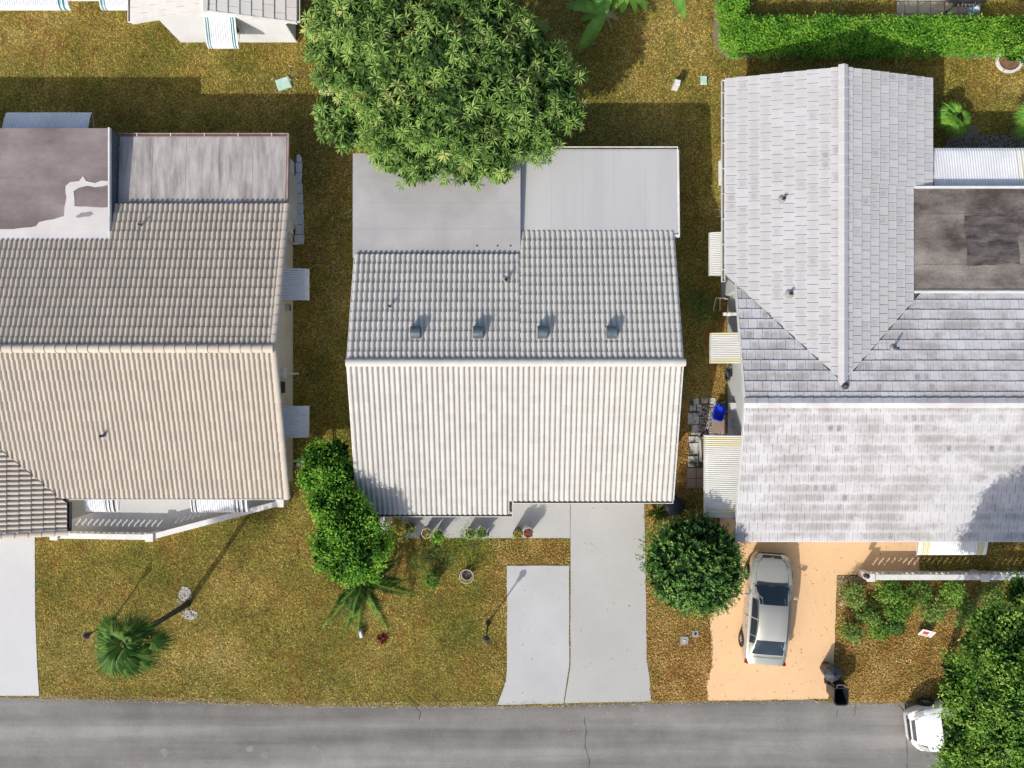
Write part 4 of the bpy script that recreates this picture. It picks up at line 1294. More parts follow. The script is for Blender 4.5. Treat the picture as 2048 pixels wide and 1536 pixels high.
# ================================================================ foliage helpers
def tinted(name, Vv, Ff, tint, mat, parent, org, **props):
    """mesh from numpy arrays (triangles or quads) with a per-vertex tint"""
    me = bpy.data.meshes.new(name)
    nv, nf, k = len(Vv), len(Ff), Ff.shape[1]
    me.vertices.add(nv)
    me.vertices.foreach_set('co', (Vv - np.array(org)).astype(np.float32).ravel())
    me.loops.add(nf * k)
    me.loops.foreach_set('vertex_index', Ff.astype(np.int32).ravel())
    me.polygons.add(nf)
    me.polygons.foreach_set('loop_start', np.arange(0, nf * k, k, dtype=np.int32))
    me.polygons.foreach_set('loop_total', np.full(nf, k, dtype=np.int32))
    me.update(calc_edges=True)
    a = me.attributes.new('tint', 'FLOAT', 'POINT')
    a.data.foreach_set('value', tint.astype(np.float32))
    me.validate()
    return link(name, me, mat, parent, Vector(org), **props)


def unit(a):
    return a / np.maximum(np.linalg.norm(a, axis=1, keepdims=True), 1e-9)


def leaves(P, D, N, L, Wd, tint, droop=0.0, fold=0.25):
    """folded diamond leaves: base P, direction D, face normal N"""
    D = unit(D)
    S_ = unit(np.cross(D, N))
    N = np.cross(S_, D)
    L, Wd = L[:, None], Wd[:, None]
    mid = P + D * L * 0.45 + N * L * 0.04
    a = mid + S_ * Wd * 0.5 + N * Wd * fold * 0.5
    b = mid - S_ * Wd * 0.5 + N * Wd * fold * 0.5
    tip = P + D * L - np.array([0, 0, 1.0]) * L * droop
    n = len(P)
    V_ = np.stack([P, a, tip, b], 1).reshape(-1, 3)
    i = np.arange(n) * 4
    Fc = np.concatenate([np.stack([i, i + 2, i + 1], 1), np.stack([i, i + 3, i + 2], 1)])
    return V_, Fc, np.repeat(tint, 4)


def blob_points(blobs, n, zmin=-0.35, rjit=(0.80, 1.05)):
    """points on the shell of a union of ellipsoids, with outward normals"""
    B = np.array(blobs)
    area = B[:, 3] * B[:, 4] + B[:, 3] * B[:, 5]
    idx = rng.choice(len(B), n * 3, p=area / area.sum())
    d = unit(rng.normal(size=(n * 3, 3)))
    d[:, 2] = np.where(d[:, 2] < zmin, -d[:, 2], d[:, 2])
    r = rng.uniform(*rjit, size=(n * 3, 1))
    lump = 1 + 0.10 * np.sin(d[:, :1] * 7 + idx[:, None]) * np.cos(d[:, 1:2] * 6 + idx[:, None] * 2)
    P = B[idx, :3] + d * B[idx, 3:6] * r * lump
    nr = unit(d / B[idx, 3:6])
    keep = np.ones(len(P), bool)
    for j in range(len(B)):
        q = ((P - B[j, :3]) / B[j, 3:6])
        keep &= ~((np.sum(q * q, 1) < 0.60) & (idx != j))
    P, nr = P[keep][:n], nr[keep][:n]
    return P, nr


def pblob(px, py, z, rpx, rz=None, ry=None):
    """blob seen in the photograph at pixel px,py with radius rpx, at height z"""
    p = W(px, py, z)
    k = (H - z) / F
    return (p.x, p.y, z, rpx * k, (ry or rpx) * k, rz or rpx * k * 0.85)


def lumpy(blobs, k=9, f=(.28, .46), seed=3, off=.80, main=.80):
    """break smooth lobes into many smaller leaf masses"""
    rd = np.random.default_rng(seed)
    out = []
    for b in blobs:
        out.append(tuple(b[:3]) + tuple(x * main for x in b[3:6]))
        for _ in range(k):
            d = rd.normal(size=3)
            d /= np.linalg.norm(d)
            d[2] = abs(d[2]) * 1.0 - .25
            s_ = rd.uniform(*f)
            out.append(tuple(np.array(b[:3]) + d * np.array(b[3:6]) * off * rd.uniform(.9, 1.08)) + tuple(x * s_ for x in b[3:6]))
    return out


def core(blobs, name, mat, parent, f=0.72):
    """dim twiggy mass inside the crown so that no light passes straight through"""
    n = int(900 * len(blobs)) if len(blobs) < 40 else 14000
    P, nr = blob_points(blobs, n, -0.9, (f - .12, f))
    t = rng.uniform(-.6, .0, len(P))  # low tint paints the inside of the crown as shaded
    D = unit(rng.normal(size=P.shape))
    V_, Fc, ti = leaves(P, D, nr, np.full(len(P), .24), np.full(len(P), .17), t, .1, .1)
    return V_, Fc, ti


def crown(parent, blobs, mat, twigs, per, ll, lw, spread=0.16, droop=0.15, name='crown', inner=True, up=0.6, hang=0.25, corep=None):
    P, nr = blob_points(blobs, twigs)
    m = len(P)
    tt_ = rng.uniform(0, 1, m)
    P2 = np.repeat(P, per, 0) + rng.normal(size=(m * per, 3)) * spread * np.array([1, 1, .7])
    n2 = np.repeat(nr, per, 0)
    D = unit(n2 * 0.6 + rng.normal(size=P2.shape) * 0.75 + np.array([0, 0, -hang]))
    N = unit(n2 * 0.5 + np.array([0, 0, up]) + rng.normal(size=P2.shape) * 0.45)
    n = len(P2)
    tint = np.clip(np.repeat(tt_, per) * .6 + rng.uniform(0, .4, n), 0, 1)
    V_, Fc, ti = leaves(P2, D, N, ll * rng.uniform(.7, 1.25, n), lw * rng.uniform(.75, 1.2, n), tint, droop)
    if inner:
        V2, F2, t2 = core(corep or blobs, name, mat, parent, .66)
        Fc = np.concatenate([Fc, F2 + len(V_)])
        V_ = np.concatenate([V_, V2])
        ti = np.concatenate([ti, t2])
    return tinted(name, V_, Fc, ti, mat, parent, ORG[parent.name])


def trunk(parent, base, blobs, r, mat='bark', fork=0.4, name='trunk'):
    base = Vector(base)
    zmin = min(b[2] for b in blobs)
    top = Vector((sum(b[0] for b in blobs) / len(blobs), sum(b[1] for b in blobs) / len(blobs), zmin))
    fk = base.lerp(top, fork)
    m = MB().tube([base - Vector((0, 0, .1)), base.lerp(fk, .5) + Vector((.04, -.03, 0)), fk], [r * 1.25, r, r * .85], 9)
    tr = m.build(name, mat, parent, smooth=True)
    for b in blobs:
        e = Vector(b[:3])
        mid = fk.lerp(e, .5) + Vector((random.uniform(-.2, .2), random.uniform(-.2, .2), .15))
        MB().tube([fk, mid, e, e + (e - mid) * .4 * (b[5] / max(.1, (e - mid).length))], [r * .6, r * .4, r * .22, r * .08], 6).build('limb', mat, tr, smooth=True)
    return tr


# ---------------------------------------------------------------- mango tree
mango_base = W(925, 190, 0)
tm = thing('mango_tree', mango_base, 'huge mango tree with rosettes of long leaves overhanging the grey flat roof', 'tree')
mb_ = [pblob(700, 40, 4.2, 95), pblob(800, 20, 4.9, 110), pblob(900, 10, 5.0, 105), pblob(960, 60, 5.0, 90), pblob(700, 130, 4.0, 70),
       pblob(780, 130, 5.0, 105), pblob(880, 120, 5.3, 110), pblob(990, 140, 5.0, 90), pblob(1070, 130, 4.4, 62), pblob(1105, 190, 4.2, 62),
       pblob(1020, 215, 4.6, 85), pblob(900, 225, 5.1, 105), pblob(790, 225, 4.7, 90), pblob(700, 265, 3.8, 40), pblob(665, 225, 3.6, 42), pblob(790, 300, 4.0, 58),
       pblob(850, 322, 3.9, 46), pblob(910, 300, 4.2, 60), pblob(975, 305, 4.0, 58), pblob(1050, 260, 4.1, 58), pblob(1085, 275, 3.8, 42), pblob(1128, 225, 3.7, 42),
       pblob(1060, 85, 3.9, 38), pblob(650, 90, 3.7, 42), pblob(940, 345, 3.5, 24), pblob(1000, 345, 3.5, 22), pblob(820, 350, 3.5, 20), pblob(760, -90, 4.6, 120), pblob(900, -100, 4.6, 120)]
trunk(tm, mango_base, mb_[:26], .24, fork=.35)


def spaced(P, nr, dmin):
    """thin a point set so that no two are closer than dmin"""
    cell, keep = {}, []
    for i, p in enumerate(P):
        k = tuple((p / dmin).astype(int))
        ok = True
        for a in (-1, 0, 1):
            for b in (-1, 0, 1):
                for c in (-1, 0, 1):
                    for q in cell.get((k[0] + a, k[1] + b, k[2] + c), ()):
                        if np.sum((P[q] - p) ** 2) < dmin * dmin:
                            ok = False
        if ok:
            cell.setdefault(k, []).append(i)
            keep.append(i)
    return P[keep], nr[keep]


def rosettes(parent, blobs, count, mat, corep):
    P, nr = blob_points(blobs, count, -0.15, (0.84, 1.06))
    P, nr = spaced(P, nr, .27)
    m = len(P)
    per = 15
    up = unit(nr * 0.75 + np.array([0, 0, .8]))
    a = unit(np.cross(up, rng.normal(size=(m, 3))))
    b = np.cross(up, a)
    rs = rng.uniform(.8, 1.25, m)
    tt_ = rng.uniform(0, 1, m)
    Vs, Fs, Ts, off = [], [], [], 0
    for k in range(per):
        ang = 2 * math.pi * k / per + rng.uniform(-.25, .25, m)
        el = (rng.uniform(-.30, .35, m) if k % 3 else rng.uniform(.3, .9, m))
        rad = a * np.cos(ang)[:, None] + b * np.sin(ang)[:, None]
        D = unit(rad + up * el[:, None])
        N = unit(up - rad * 0.2)
        L_ = rs * rng.uniform(.21, .31, m)
        tint = np.clip(tt_ * .75 + rng.uniform(-.05, .25, m), 0, 1)
        V_, F_, t_ = leaves(P + D * .015, D, N, L_, L_ * .20, tint, .22, .35)
        Vs.append(V_)
        Fs.append(F_ + off)
        Ts.append(t_)
        off += len(V_)
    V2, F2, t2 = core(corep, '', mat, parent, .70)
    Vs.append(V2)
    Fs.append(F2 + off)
    Ts.append(t2)
    return tinted('crown', np.concatenate(Vs), np.concatenate(Fs), np.concatenate(Ts), mat, parent, ORG[parent.name])


rosettes(tm, lumpy(mb_, 9, (.24, .44), 3, .84, .74), 5200, 'leaf_mango', mb_)

# ---------------------------------------------------------------- other trees
def tree(name, base_px, blobs, mat, label, twigs, per, ll, lw, r=.1, spread=.16, cat='tree', group=None, **k):
    b = W(*base_px)
    t_ = thing(name, b, label, cat, group)
    trunk(t_, b, blobs, r)
    crown(t_, lumpy(blobs, 13, (.20, .38), 3, .88, .68), mat, twigs, per, ll, lw, spread, corep=blobs, **k)
    return t_


tree('broadleaf_tree', (735, 1025), [pblob(640, 920, 2.6, 34), pblob(672, 905, 2.4, 28), pblob(630, 955, 2.6, 32), pblob(668, 960, 3.0, 40), pblob(690, 945, 2.7, 26), pblob(650, 1005, 2.9, 38), pblob(690, 1010, 3.2, 38),
                                     pblob(675, 1060, 3.3, 50), pblob(725, 1055, 3.3, 42), pblob(660, 1100, 3.0, 40), pblob(715, 1105, 3.4, 52), pblob(745, 1085, 3.2, 34), pblob(690, 1135, 2.9, 36), pblob(735, 1130, 2.8, 28)],
     'leaf_bright', 'bright green spreading tree pressed against the white barrel-tiled roof', 1900, 9, .105, .062, .09, .10)
bx0, by0 = W(1388, 1130, 2.2).xy
ficus = [(bx0, by0, 2.15, 1.74, 1.74, 1.66)]
tf = thing('topiary_tree', W(1372, 1112), 'clipped ball-shaped dark green tree between the grey and peach driveways', 'tree')
trunk(tf, W(1372, 1112), [(bx0, by0, 1.4, 1.2, 1.2, 1.0)], .10, fork=.8)


def sprays(parent, blobs, count, mat, per=9):
    """short leafy shoots standing out of a clipped ball"""
    P, nr = blob_points(blobs, count, -0.7, (0.93, 1.03))
    m = len(P)
    ax = unit(nr + rng.normal(size=(m, 3)) * .45 + np.array([0, 0, .25]))
    tt_ = rng.uniform(0, 1, m)
    Vs, Fs, Ts, off = [], [], [], 0
    for k in range(per):
        s = k / per
        side = unit(np.cross(ax, rng.normal(size=(m, 3))))
        D = unit(ax * .7 + side * .8)
        pos = P + ax * (s * .36)
        V_, F_, t_ = leaves(pos, D, unit(ax + side * .3 * rng.normal(size=(m, 1))), rng.uniform(.09, .14, m), rng.uniform(.045, .06, m), np.clip(tt_ * .5 + s * .4 + rng.uniform(0, .15, m), 0, 1), .05)
        Vs.append(V_)
        Fs.append(F_ + off)
        Ts.append(t_)
        off += len(V_)
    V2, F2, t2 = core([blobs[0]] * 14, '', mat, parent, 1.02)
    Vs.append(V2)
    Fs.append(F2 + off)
    Ts.append(t2)
    return tinted('crown', np.concatenate(Vs), np.concatenate(Fs), np.concatenate(Ts), mat, parent, ORG[parent.name])


sprays(tf, lumpy(ficus, 120, (.11, .19), 5, .93, .88), 1700, 'leaf_ficus')
tree('street_tree', (1893, 1335), [pblob(1985, 1250, 6.4, 42), pblob(2040, 1265, 6.8, 60), pblob(1965, 1300, 6.5, 48), pblob(2030, 1330, 7.4, 62), pblob(1930, 1350, 6.0, 45), pblob(1985, 1375, 7.4, 55),
                                   pblob(2050, 1400, 7.8, 70), pblob(1925, 1400, 6.4, 42), pblob(1965, 1430, 7.0, 52), pblob(2020, 1470, 7.3, 65), pblob(1925, 1465, 6.2, 40), pblob(1930, 1515, 6.0, 52), pblob(1985, 1530, 6.6, 60),
                                   pblob(2060, 1540, 7.0, 70), pblob(2110, 1330, 7.2, 75), pblob(2120, 1450, 7.4, 75), pblob(2045, 1185, 5.4, 34)],
     'leaf_street', 'tall leafy street tree spreading over the white parked car', 3400, 10, .12, .055, .16, .12)
tree('small_tree', (2042, 92), [pblob(2038, 82, 1.7, 24), pblob(2062, 100, 1.8, 26), pblob(2032, 103, 1.5, 16), pblob(2055, 60, 1.8, 22)],
     'leaf_bright', 'small dense green tree growing in the white ring planter', 650, 9, .08, .05, .05, .07)

# hedge: one clipped L, built as blobs along its run
hg = thing('hedge', W(1745, 75), 'bright green clipped L-shaped hedge behind the pale grey tiled house', 'hedge')
hb_ = []
for px_ in range(1462, 2110, 17):
    for dy in (-17, 0, 16):
        hb_.append(pblob(px_ + random.uniform(-4, 4), 75 + dy + random.uniform(-3, 3), .72 + random.uniform(-.06, .06), 19, .42))
for py_ in range(-40, 62, 17):
    for dx in (-11, 9):
        hb_.append(pblob(1464 + dx, py_, .74 + random.uniform(-.06, .06), 17, .42))
crown(hg, hb_, 'leaf_hedge', 5200, 7, .115, .065, .07, inner=False, up=.9, name='foliage')
m = MB()
for px_ in range(1450, 2110, 24):
    p = W(px_, 76)
    m.tube([p, p + Vector((random.uniform(-.1, .1), random.uniform(-.1, .1), .95))], .03, 5)
m.build('stem', 'bark', hg)
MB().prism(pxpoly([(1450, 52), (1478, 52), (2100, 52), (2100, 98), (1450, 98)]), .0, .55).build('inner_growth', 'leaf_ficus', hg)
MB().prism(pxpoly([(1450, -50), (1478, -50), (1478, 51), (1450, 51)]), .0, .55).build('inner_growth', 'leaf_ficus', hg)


# ---------------------------------------------------------------- palms and big-leaved plants
def fan_frond(parent, base, tip, radius, mat, droop=.25, arc=R(200), n=26, stalk='leaf_palm', r=.012):
    """fan leaf on a stalk; the blade is split into pleated fingers"""
    base, tip = Vector(base), Vector(tip)
    ax = (tip - base).normalized()
    sd = ax.cross(Z)
    sd = sd.normalized() if sd.length > .1 else Vector((1, 0, 0))
    upv = sd.cross(ax)
    if upv.z < 0:
        upv = -upv
    V_, Fc, ti = [], [], []
    for i in range(n):
        a = -arc / 2 + arc * (i + .5) / n
        da = arc / n * .50
        ln = radius * (0.80 + 0.2 * math.cos(a)) * random.uniform(.9, 1.08)
        t = random.random()

        def pt(ang, l, lift, dr):
            q = tip + ax * (math.cos(ang) * l) + sd * (math.sin(ang) * l) + upv * lift
            q.z -= dr
            return q
        p0 = tip
        p1 = pt(a - da, ln * .48, .0, droop * radius * .12)
        p2 = pt(a + da, ln * .55, .0, droop * radius * .12)
        pm = pt(a, ln * .55, .022, droop * radius * .12)
        p3 = pt(a, ln, 0, droop * radius)
        o = len(V_)
        V_ += [p0, p1, pm, p2, p3]
        Fc += [(o, o + 1, o + 2), (o, o + 2, o + 3), (o + 1, o + 4, o + 2), (o + 2, o + 4, o + 3)]
        ti += [t] * 5
    o = tinted('frond', np.array([tuple(v) for v in V_]), np.array(Fc), np.array(ti), mat, parent, ORG[parent.name])
    MB().tube([base, base.lerp(tip, .5) + Vector((0, 0, .04)), tip], [r * 1.5, r, r], 5).build('stalk', stalk, o)
    return o


def feather_frond(parent, base, tip, arch, mat, width=.36, n=54, droop=.35):
    base, tip = Vector(base), Vector(tip)
    mid = base.lerp(tip, .5) + Vector((0, 0, arch))
    spine = [(base * (1 - s) ** 2 + mid * (2 * s * (1 - s)) + tip * s * s) for s in [i / n for i in range(n + 1)]]
    P, D, N, L_, Wd = [], [], [], [], []
    for i in range(2, n):
        s = i / n
        d = (spine[i + 1] - spine[i - 1]).normalized() if i < n else d
        sd = d.cross(Z).normalized()
        up_ = sd.cross(d)
        ln = width * (math.sin(math.pi * min(1, s * 1.05 + .12)) ** .6 if s < .98 else .3) + .08
        for sg in (-1, 1):
            P.append(spine[i])
            D.append(tuple(sd * sg * .9 + d * (.65 + .5 * s) + Vector((0, 0, -droop * random.uniform(.5, 1.3)))))
            N.append(tuple(up_ + sd * sg * .3))
            L_.append(ln * random.uniform(.85, 1.1))
            Wd.append(.035)
    P, D, N = (np.array([tuple(q) for q in a]) for a in (P, D, N))
    V_, Fc, ti = leaves(P, D, N, np.array(L_), np.array(Wd), rng.uniform(0, 1, len(P)), .12, .3)
    o = tinted('frond', V_, Fc, ti, mat, parent, ORG[parent.name])
    MB().tube(spine, [.022 - .017 * i / n for i in range(n + 1)], 5).build('stalk', 'leaf_fan', o)
    return o


# tall fan palm on the front lawn of the left house
pz = 5.0
pb = W(375, 1208)
pc_ = W(252, 1285, pz)
tp = thing('fan_palm', pb, 'tall slim fan palm on the front lawn with white pebbles at its foot', 'palm')
MB().tube([pb - Z * .1, pb + Z * .3, pb.lerp(pc_, .5) + Vector((.05, .04, 0)), pc_ - Z * .1], [.17, .12, .095, .10], 10).build('trunk', 'palm_bark', tp, smooth=True)
for px_, py_, z_, rad, lp in [(285, 1240, pz + .1, .75, .55), (325, 1280, pz - .2, .62, .72), (205, 1240, pz + .1, .75, .5), (190, 1280, pz + .1, .85, .45), (200, 1335, pz, .90, .45), (245, 1350, pz - .1, .85, .45), (295, 1335, pz - .2, .70, .5),
                            (262, 1255, pz + .6, .70, .30), (225, 1262, pz + .6, .75, .30), (215, 1300, pz + .6, .78, .30), (250, 1318, pz + .6, .75, .30), (280, 1290, pz + .5, .60, .30), (252, 1285, pz + 1.2, .45, .35),
                            (235, 1365, pz - .7, .70, .45), (190, 1320, pz - .7, .75, .45), (305, 1310, pz - .8, .55, .5), (180, 1255, pz - .6, .65, .5), (270, 1360, pz - .6, .65, .45)]:
    base = pc_ + Vector((0, 0, .1))
    tip = base.lerp(W(px_, py_, z_), lp)
    fan_frond(tp, base, tip, rad * random.uniform(1.05, 1.3), 'leaf_palm', droop=random.uniform(.3, .6), n=40, arc=R(random.uniform(190, 260)))
for i, (px_, py_) in enumerate([(330, 1335), (300, 1350), (258, 1385), (268, 1360)]):
    e = W(px_, py_, pz - 1.2)
    MB().tube([pc_, pc_.lerp(e, .5) + Z * .2, e], [.012, .010, .006], 5).build('dead_stalk', 'leaf_dead', tp)

# feather palm partly under the bright green tree
fb = W(752, 1128)
fc = W(728, 1157, 1.75)
tq = thing('feather_palm', fb, 'young feather palm with long arching fronds beside the bright green tree', 'palm')
MB().tube([fb - Z * .1, fb.lerp(fc, .5), fc], [.16, .13, .11], 9).build('trunk', 'palm_bark', tq, smooth=True)
for px_, py_, z_, ar in [(643, 1258, 1.0, .75), (668, 1215, 1.3, .8), (690, 1265, .8, .9), (717, 1280, .9, .8), (786, 1270, .8, .8), (760, 1225, 1.2, .8), (835, 1186, 1.2, .7), (815, 1160, .9, .7), (800, 1115, 1.0, .6), (760, 1085, 1.4, .7), (680, 1120, 1.4, .6), (705, 1235, 1.8, .9)]:
    feather_frond(tq, fc, W(px_, py_, z_), ar, 'leaf_palm')


def big_leaf(parent, base, tip, width, mat, arch=.4, n=12, torn=True, name='leaf'):
    base, tip = Vector(base), Vector(tip)
    mid = base.lerp(tip, .5) + Vector((0, 0, arch))
    V_, Fc, ti = [], [], []
    for i in range(n + 1):
        s = i / n
        c = base * (1 - s) ** 2 + mid * (2 * s * (1 - s)) + tip * s * s
        d = ((mid - base) * (1 - s) + (tip - mid) * s).normalized()
        sd = d.cross(Z).normalized()
        w = width * .5 * (math.sin(math.pi * min(1, .10 + s * .88)) ** .55)
        for sg in (-1, 0, 1):
            q = c + sd * (sg * w) + Vector((0, 0, abs(sg) * w * .28 - (random.uniform(0, .10) if sg and torn else 0)))
            V_.append(tuple(q))
            ti.append(min(1, random.uniform(.2, .7) + (.3 if sg == 0 else 0)))
    for i in range(n):
        for k in (0, 1):
            a = i * 3 + k
            Fc.append((a, a + 1, a + 4, a + 3))
    o = tinted(name, np.array(V_), np.array(Fc), np.array(ti), mat, parent, ORG[parent.name])
    MB().tube([base, base * .25 + mid * .5 + tip * .25, tip], [.028, .018, .006], 5).build('midrib', 'leaf_fan', o)
    return o


def banana(base_px, top_px, z, lv, label):
    b = W(*base_px)
    t_ = thing('banana_plant', b, label, 'banana plant', None)
    c = W(*top_px, z)
    MB().tube([b - Z * .1, b.lerp(c, .5), c], [.14, .12, .08], 8).build('stem', 'leaf_dead', t_, smooth=True)
    for px_, py_, zz, w_, mt in lv:
        big_leaf(t_, c, W(px_, py_, zz), w_, mt, arch=random.uniform(.35, .6))


banana((1218, 30), (1208, 28), 1.7, [(1156, 100, .9, .42, 'leaf_banana'), (1170, 96, .5, .45, 'leaf_banana'), (1132, 12, 1.5, .45, 'leaf_banana'), (1178, -35, 2.2, .45, 'leaf_banana'), (1160, 40, 1.0, .35, 'leaf_banana'), (1225, 60, .3, .35, 'leaf_dead'), (1238, 40, .4, .4, 'leaf_dead'), (1212, 62, .3, .3, 'leaf_yellow'), (1225, -60, 2.0, .45, 'leaf_banana')],
       'banana plant with drooping green and withered leaves near the mango shade')
banana((1252, -15), (1254, -22), 1.9, [(1297, 22, 1.0, .45, 'leaf_banana'), (1273, 30, .7, .35, 'leaf_banana'), (1244, 26, .8, .35, 'leaf_banana'), (1225, 22, 1.0, .4, 'leaf_banana'), (1300, -70, 2, .45, 'leaf_banana')],
       'banana plant whose leaf tips hang over the sunny grass edge of the shade')
banana((1320, -70), (1325, -60), 2.2, [(1370, 36, 1.2, .55, 'leaf_banana'), (1400, -60, 1.6, .5, 'leaf_banana'), (1290, -90, 1.6, .5, 'leaf_banana')],
       'banana plant with one broad lime leaf reaching over the sunny back lawn')

# fan-leaved plants beside the right house
def fan_clump(base_px, lv, dead, label, z=1.1):
    b = W(*base_px)
    t_ = thing('fan_palm_shrub', b, label, 'palm')
    c = b + Z * z
    MB().tube([b - Z * .05, c], [.12, .08], 8).build('trunk', 'palm_bark', t_)
    for px_, py_, zz, rad in lv:
        tip = W(px_, py_, zz)
        fan_frond(t_, c, c.lerp(tip, .42), rad * 1.35, 'leaf_fan', droop=.4, n=22)
    for px_, py_ in dead:
        e = W(px_, py_, .15)
        MB().tube([c - Z * .2, c.lerp(e, .5) + Z * .2, e], [.025, .022, .008], 5).build('dead_stalk', 'leaf_dead', t_)


fan_clump((1893, 250), [(1893, 212, 1.0, .48), (1912, 220, 1.1, .46), (1918, 240, 1.4, .42), (1940, 235, .8, .42), (1918, 268, .9, .46), (1930, 258, .8, .34), (1880, 225, .9, .4), (1878, 245, .8, .4), (1900, 240, 1.5, .40), (1905, 250, 1.5, .38)],
          [(1872, 262), (1880, 268), (1876, 275), (1888, 274), (1868, 230), (1895, 278)], 'lime fan-leaved palm shrub between the lawn and the white carport awning', .9)
fan_clump((2042, 255), [(2030, 225, 1.0, .4), (2050, 215, 1.2, .5), (2060, 250, 1.2, .5), (2025, 285, .6, .4), (2050, 290, .8, .4)],
          [(2005, 278), (2008, 268), (2014, 252), (2018, 245), (2012, 262), (2025, 275), (2030, 262)], 'fan palm shrub with many dry grey stalks beyond the lime one', 1.0)


# ---------------------------------------------------------------- shrubs
def shrub(name, base_px, blobs, mat, label, twigs, per=6, ll=.09, lw=.05, spread=.08, cat='shrub', group=None, stems=5):
    b = W(*base_px)
    t_ = thing(name, b, label, cat, group)
    m = MB()
    for i in range(stems):
        bl = blobs[i % len(blobs)]
        m.tube([b, Vector(bl[:3]) + Vector((random.uniform(-.15, .15), random.uniform(-.15, .15), 0))], [.018, .008], 5)
    m.build('stem', 'bark', t_)
    crown(t_, blobs, mat, twigs, per, ll, lw, spread, name='foliage', inner=False)
    return t_


bedlab = [(1705, 1190, 24, 'leaf_shrub', 'sparse green and reddish shrub at the peach driveway corner'),
          (1730, 1225, 24, 'leaf_shrub', 'low mottled shrub in the leaf litter south of the white breeze-block wall end'),
          (1770, 1180, 26, 'leaf_street', 'dark leafy shrub right under the white breeze-block wall'),
          (1800, 1210, 28, 'leaf_street', 'fullest green shrub in the middle of the litter bed'),
          (1840, 1185, 24, 'leaf_shrub', 'pale green shrub between the wall lamp and the yard sign'),
          (1868, 1215, 26, 'leaf_shrub', 'shrub with olive leaves just behind the yard sign'),
          (1905, 1190, 26, 'leaf_street', 'green shrub below the wall lamp'),
          (1935, 1225, 24, 'leaf_shrub', 'olive shrub beside the crown of the street tree'),
          (1760, 1262, 20, 'leaf_street', 'small round shrub at the sunny south edge of the litter bed'),
          (1700, 1260, 18, 'leaf_shrub', 'small thin shrub beside the peach driveway edge'),
          (1985, 1195, 24, 'leaf_shrub', 'dim shrub in the tree shade along the white wall'),
          (1790, 1250, 14, 'leaf_ficus', 'tiny dark green shrub near the yard sign shadow')]
for x_, y_, r_, mt, lb in bedlab:
    bl = [pblob(x_ + random.uniform(-.5, .5) * r_, y_ + random.uniform(-.5, .5) * r_, random.uniform(.25, .6), r_ * random.uniform(.4, .75), .25) for _ in range(5)]
    shrub('shrub', (x_, y_), bl, mt, lb, int(r_ * 7), 6, .10, .055, .09)
shrub('shrub', (800, 1062), [pblob(795, 1055, .8, 14), pblob(785, 1075, .7, 12), pblob(806, 1072, .6, 11)], 'leaf_yellow', 'yellow-leaved shrub at the walkway end beside the bright green tree', 130, 7, .12, .06, .07)
shrub('shrub', (868, 1100), [pblob(862, 1095, .25, 20, .15), pblob(890, 1112, .2, 22, .15)], 'leaf_ficus', 'low dark ground shrub on the lawn below the walkway planters', 90, 6, .09, .03, .12)
shrub('shrub', (880, 1118), [pblob(838, 1120, .3, 18, .2), pblob(850, 1130, .3, 16, .2)], 'leaf_shrub', 'grey-green wispy shrub in the dark feather palm shadow', 110, 6, .10, .025, .12)
shrub('shrub', (945, 1095), [pblob(935, 1092, .15, 26, .1), pblob(955, 1088, .15, 24, .1)], 'leaf_bright', 'patch of green weeds on the lawn by the paired planters', 60, 6, .08, .03, .15)


shrub('weed_clump', (1400, 612), [pblob(1396, 600, .08, 22, .07), pblob(1402, 628, .08, 20, .07), pblob(1412, 612, .08, 14, .07)], 'leaf_ficus', 'low patch of dark green weeds in the strip west of the pipe frame', 130, 6, .09, .04, .16, cat='weeds')


def spiky(name, base_px, n, ln, mat, label, wid=.03, cat='plant', elev=(.2, 1.2)):
    b = W(*base_px)
    a = rng.uniform(0, 2 * math.pi, n)
    e = rng.uniform(*elev, n)
    D = np.stack([np.cos(a) * np.cos(e), np.sin(a) * np.cos(e), np.sin(e)], 1)
    N = np.stack([-np.cos(a) * np.sin(e), -np.sin(a) * np.sin(e), np.cos(e)], 1)
    V_, Fc, ti = leaves(np.repeat(np.array([tuple(b)]), n, 0) + np.array([0, 0, .02]), D, N, ln * rng.uniform(.7, 1.15, n), np.full(n, wid), rng.uniform(0, 1, n), .25)
    return tag(tinted(name, V_, Fc, ti, mat, None, b), label, cat)


spiky('spiky_plant', (1314, 1024), 46, .75, 'leaf_palm', 'spiky strap-leaved plant beside the garage corner', .035)
spiky('bromeliad', (765, 1278), 34, .33, 'leaf_red', 'small red bromeliad on the front lawn', .055)

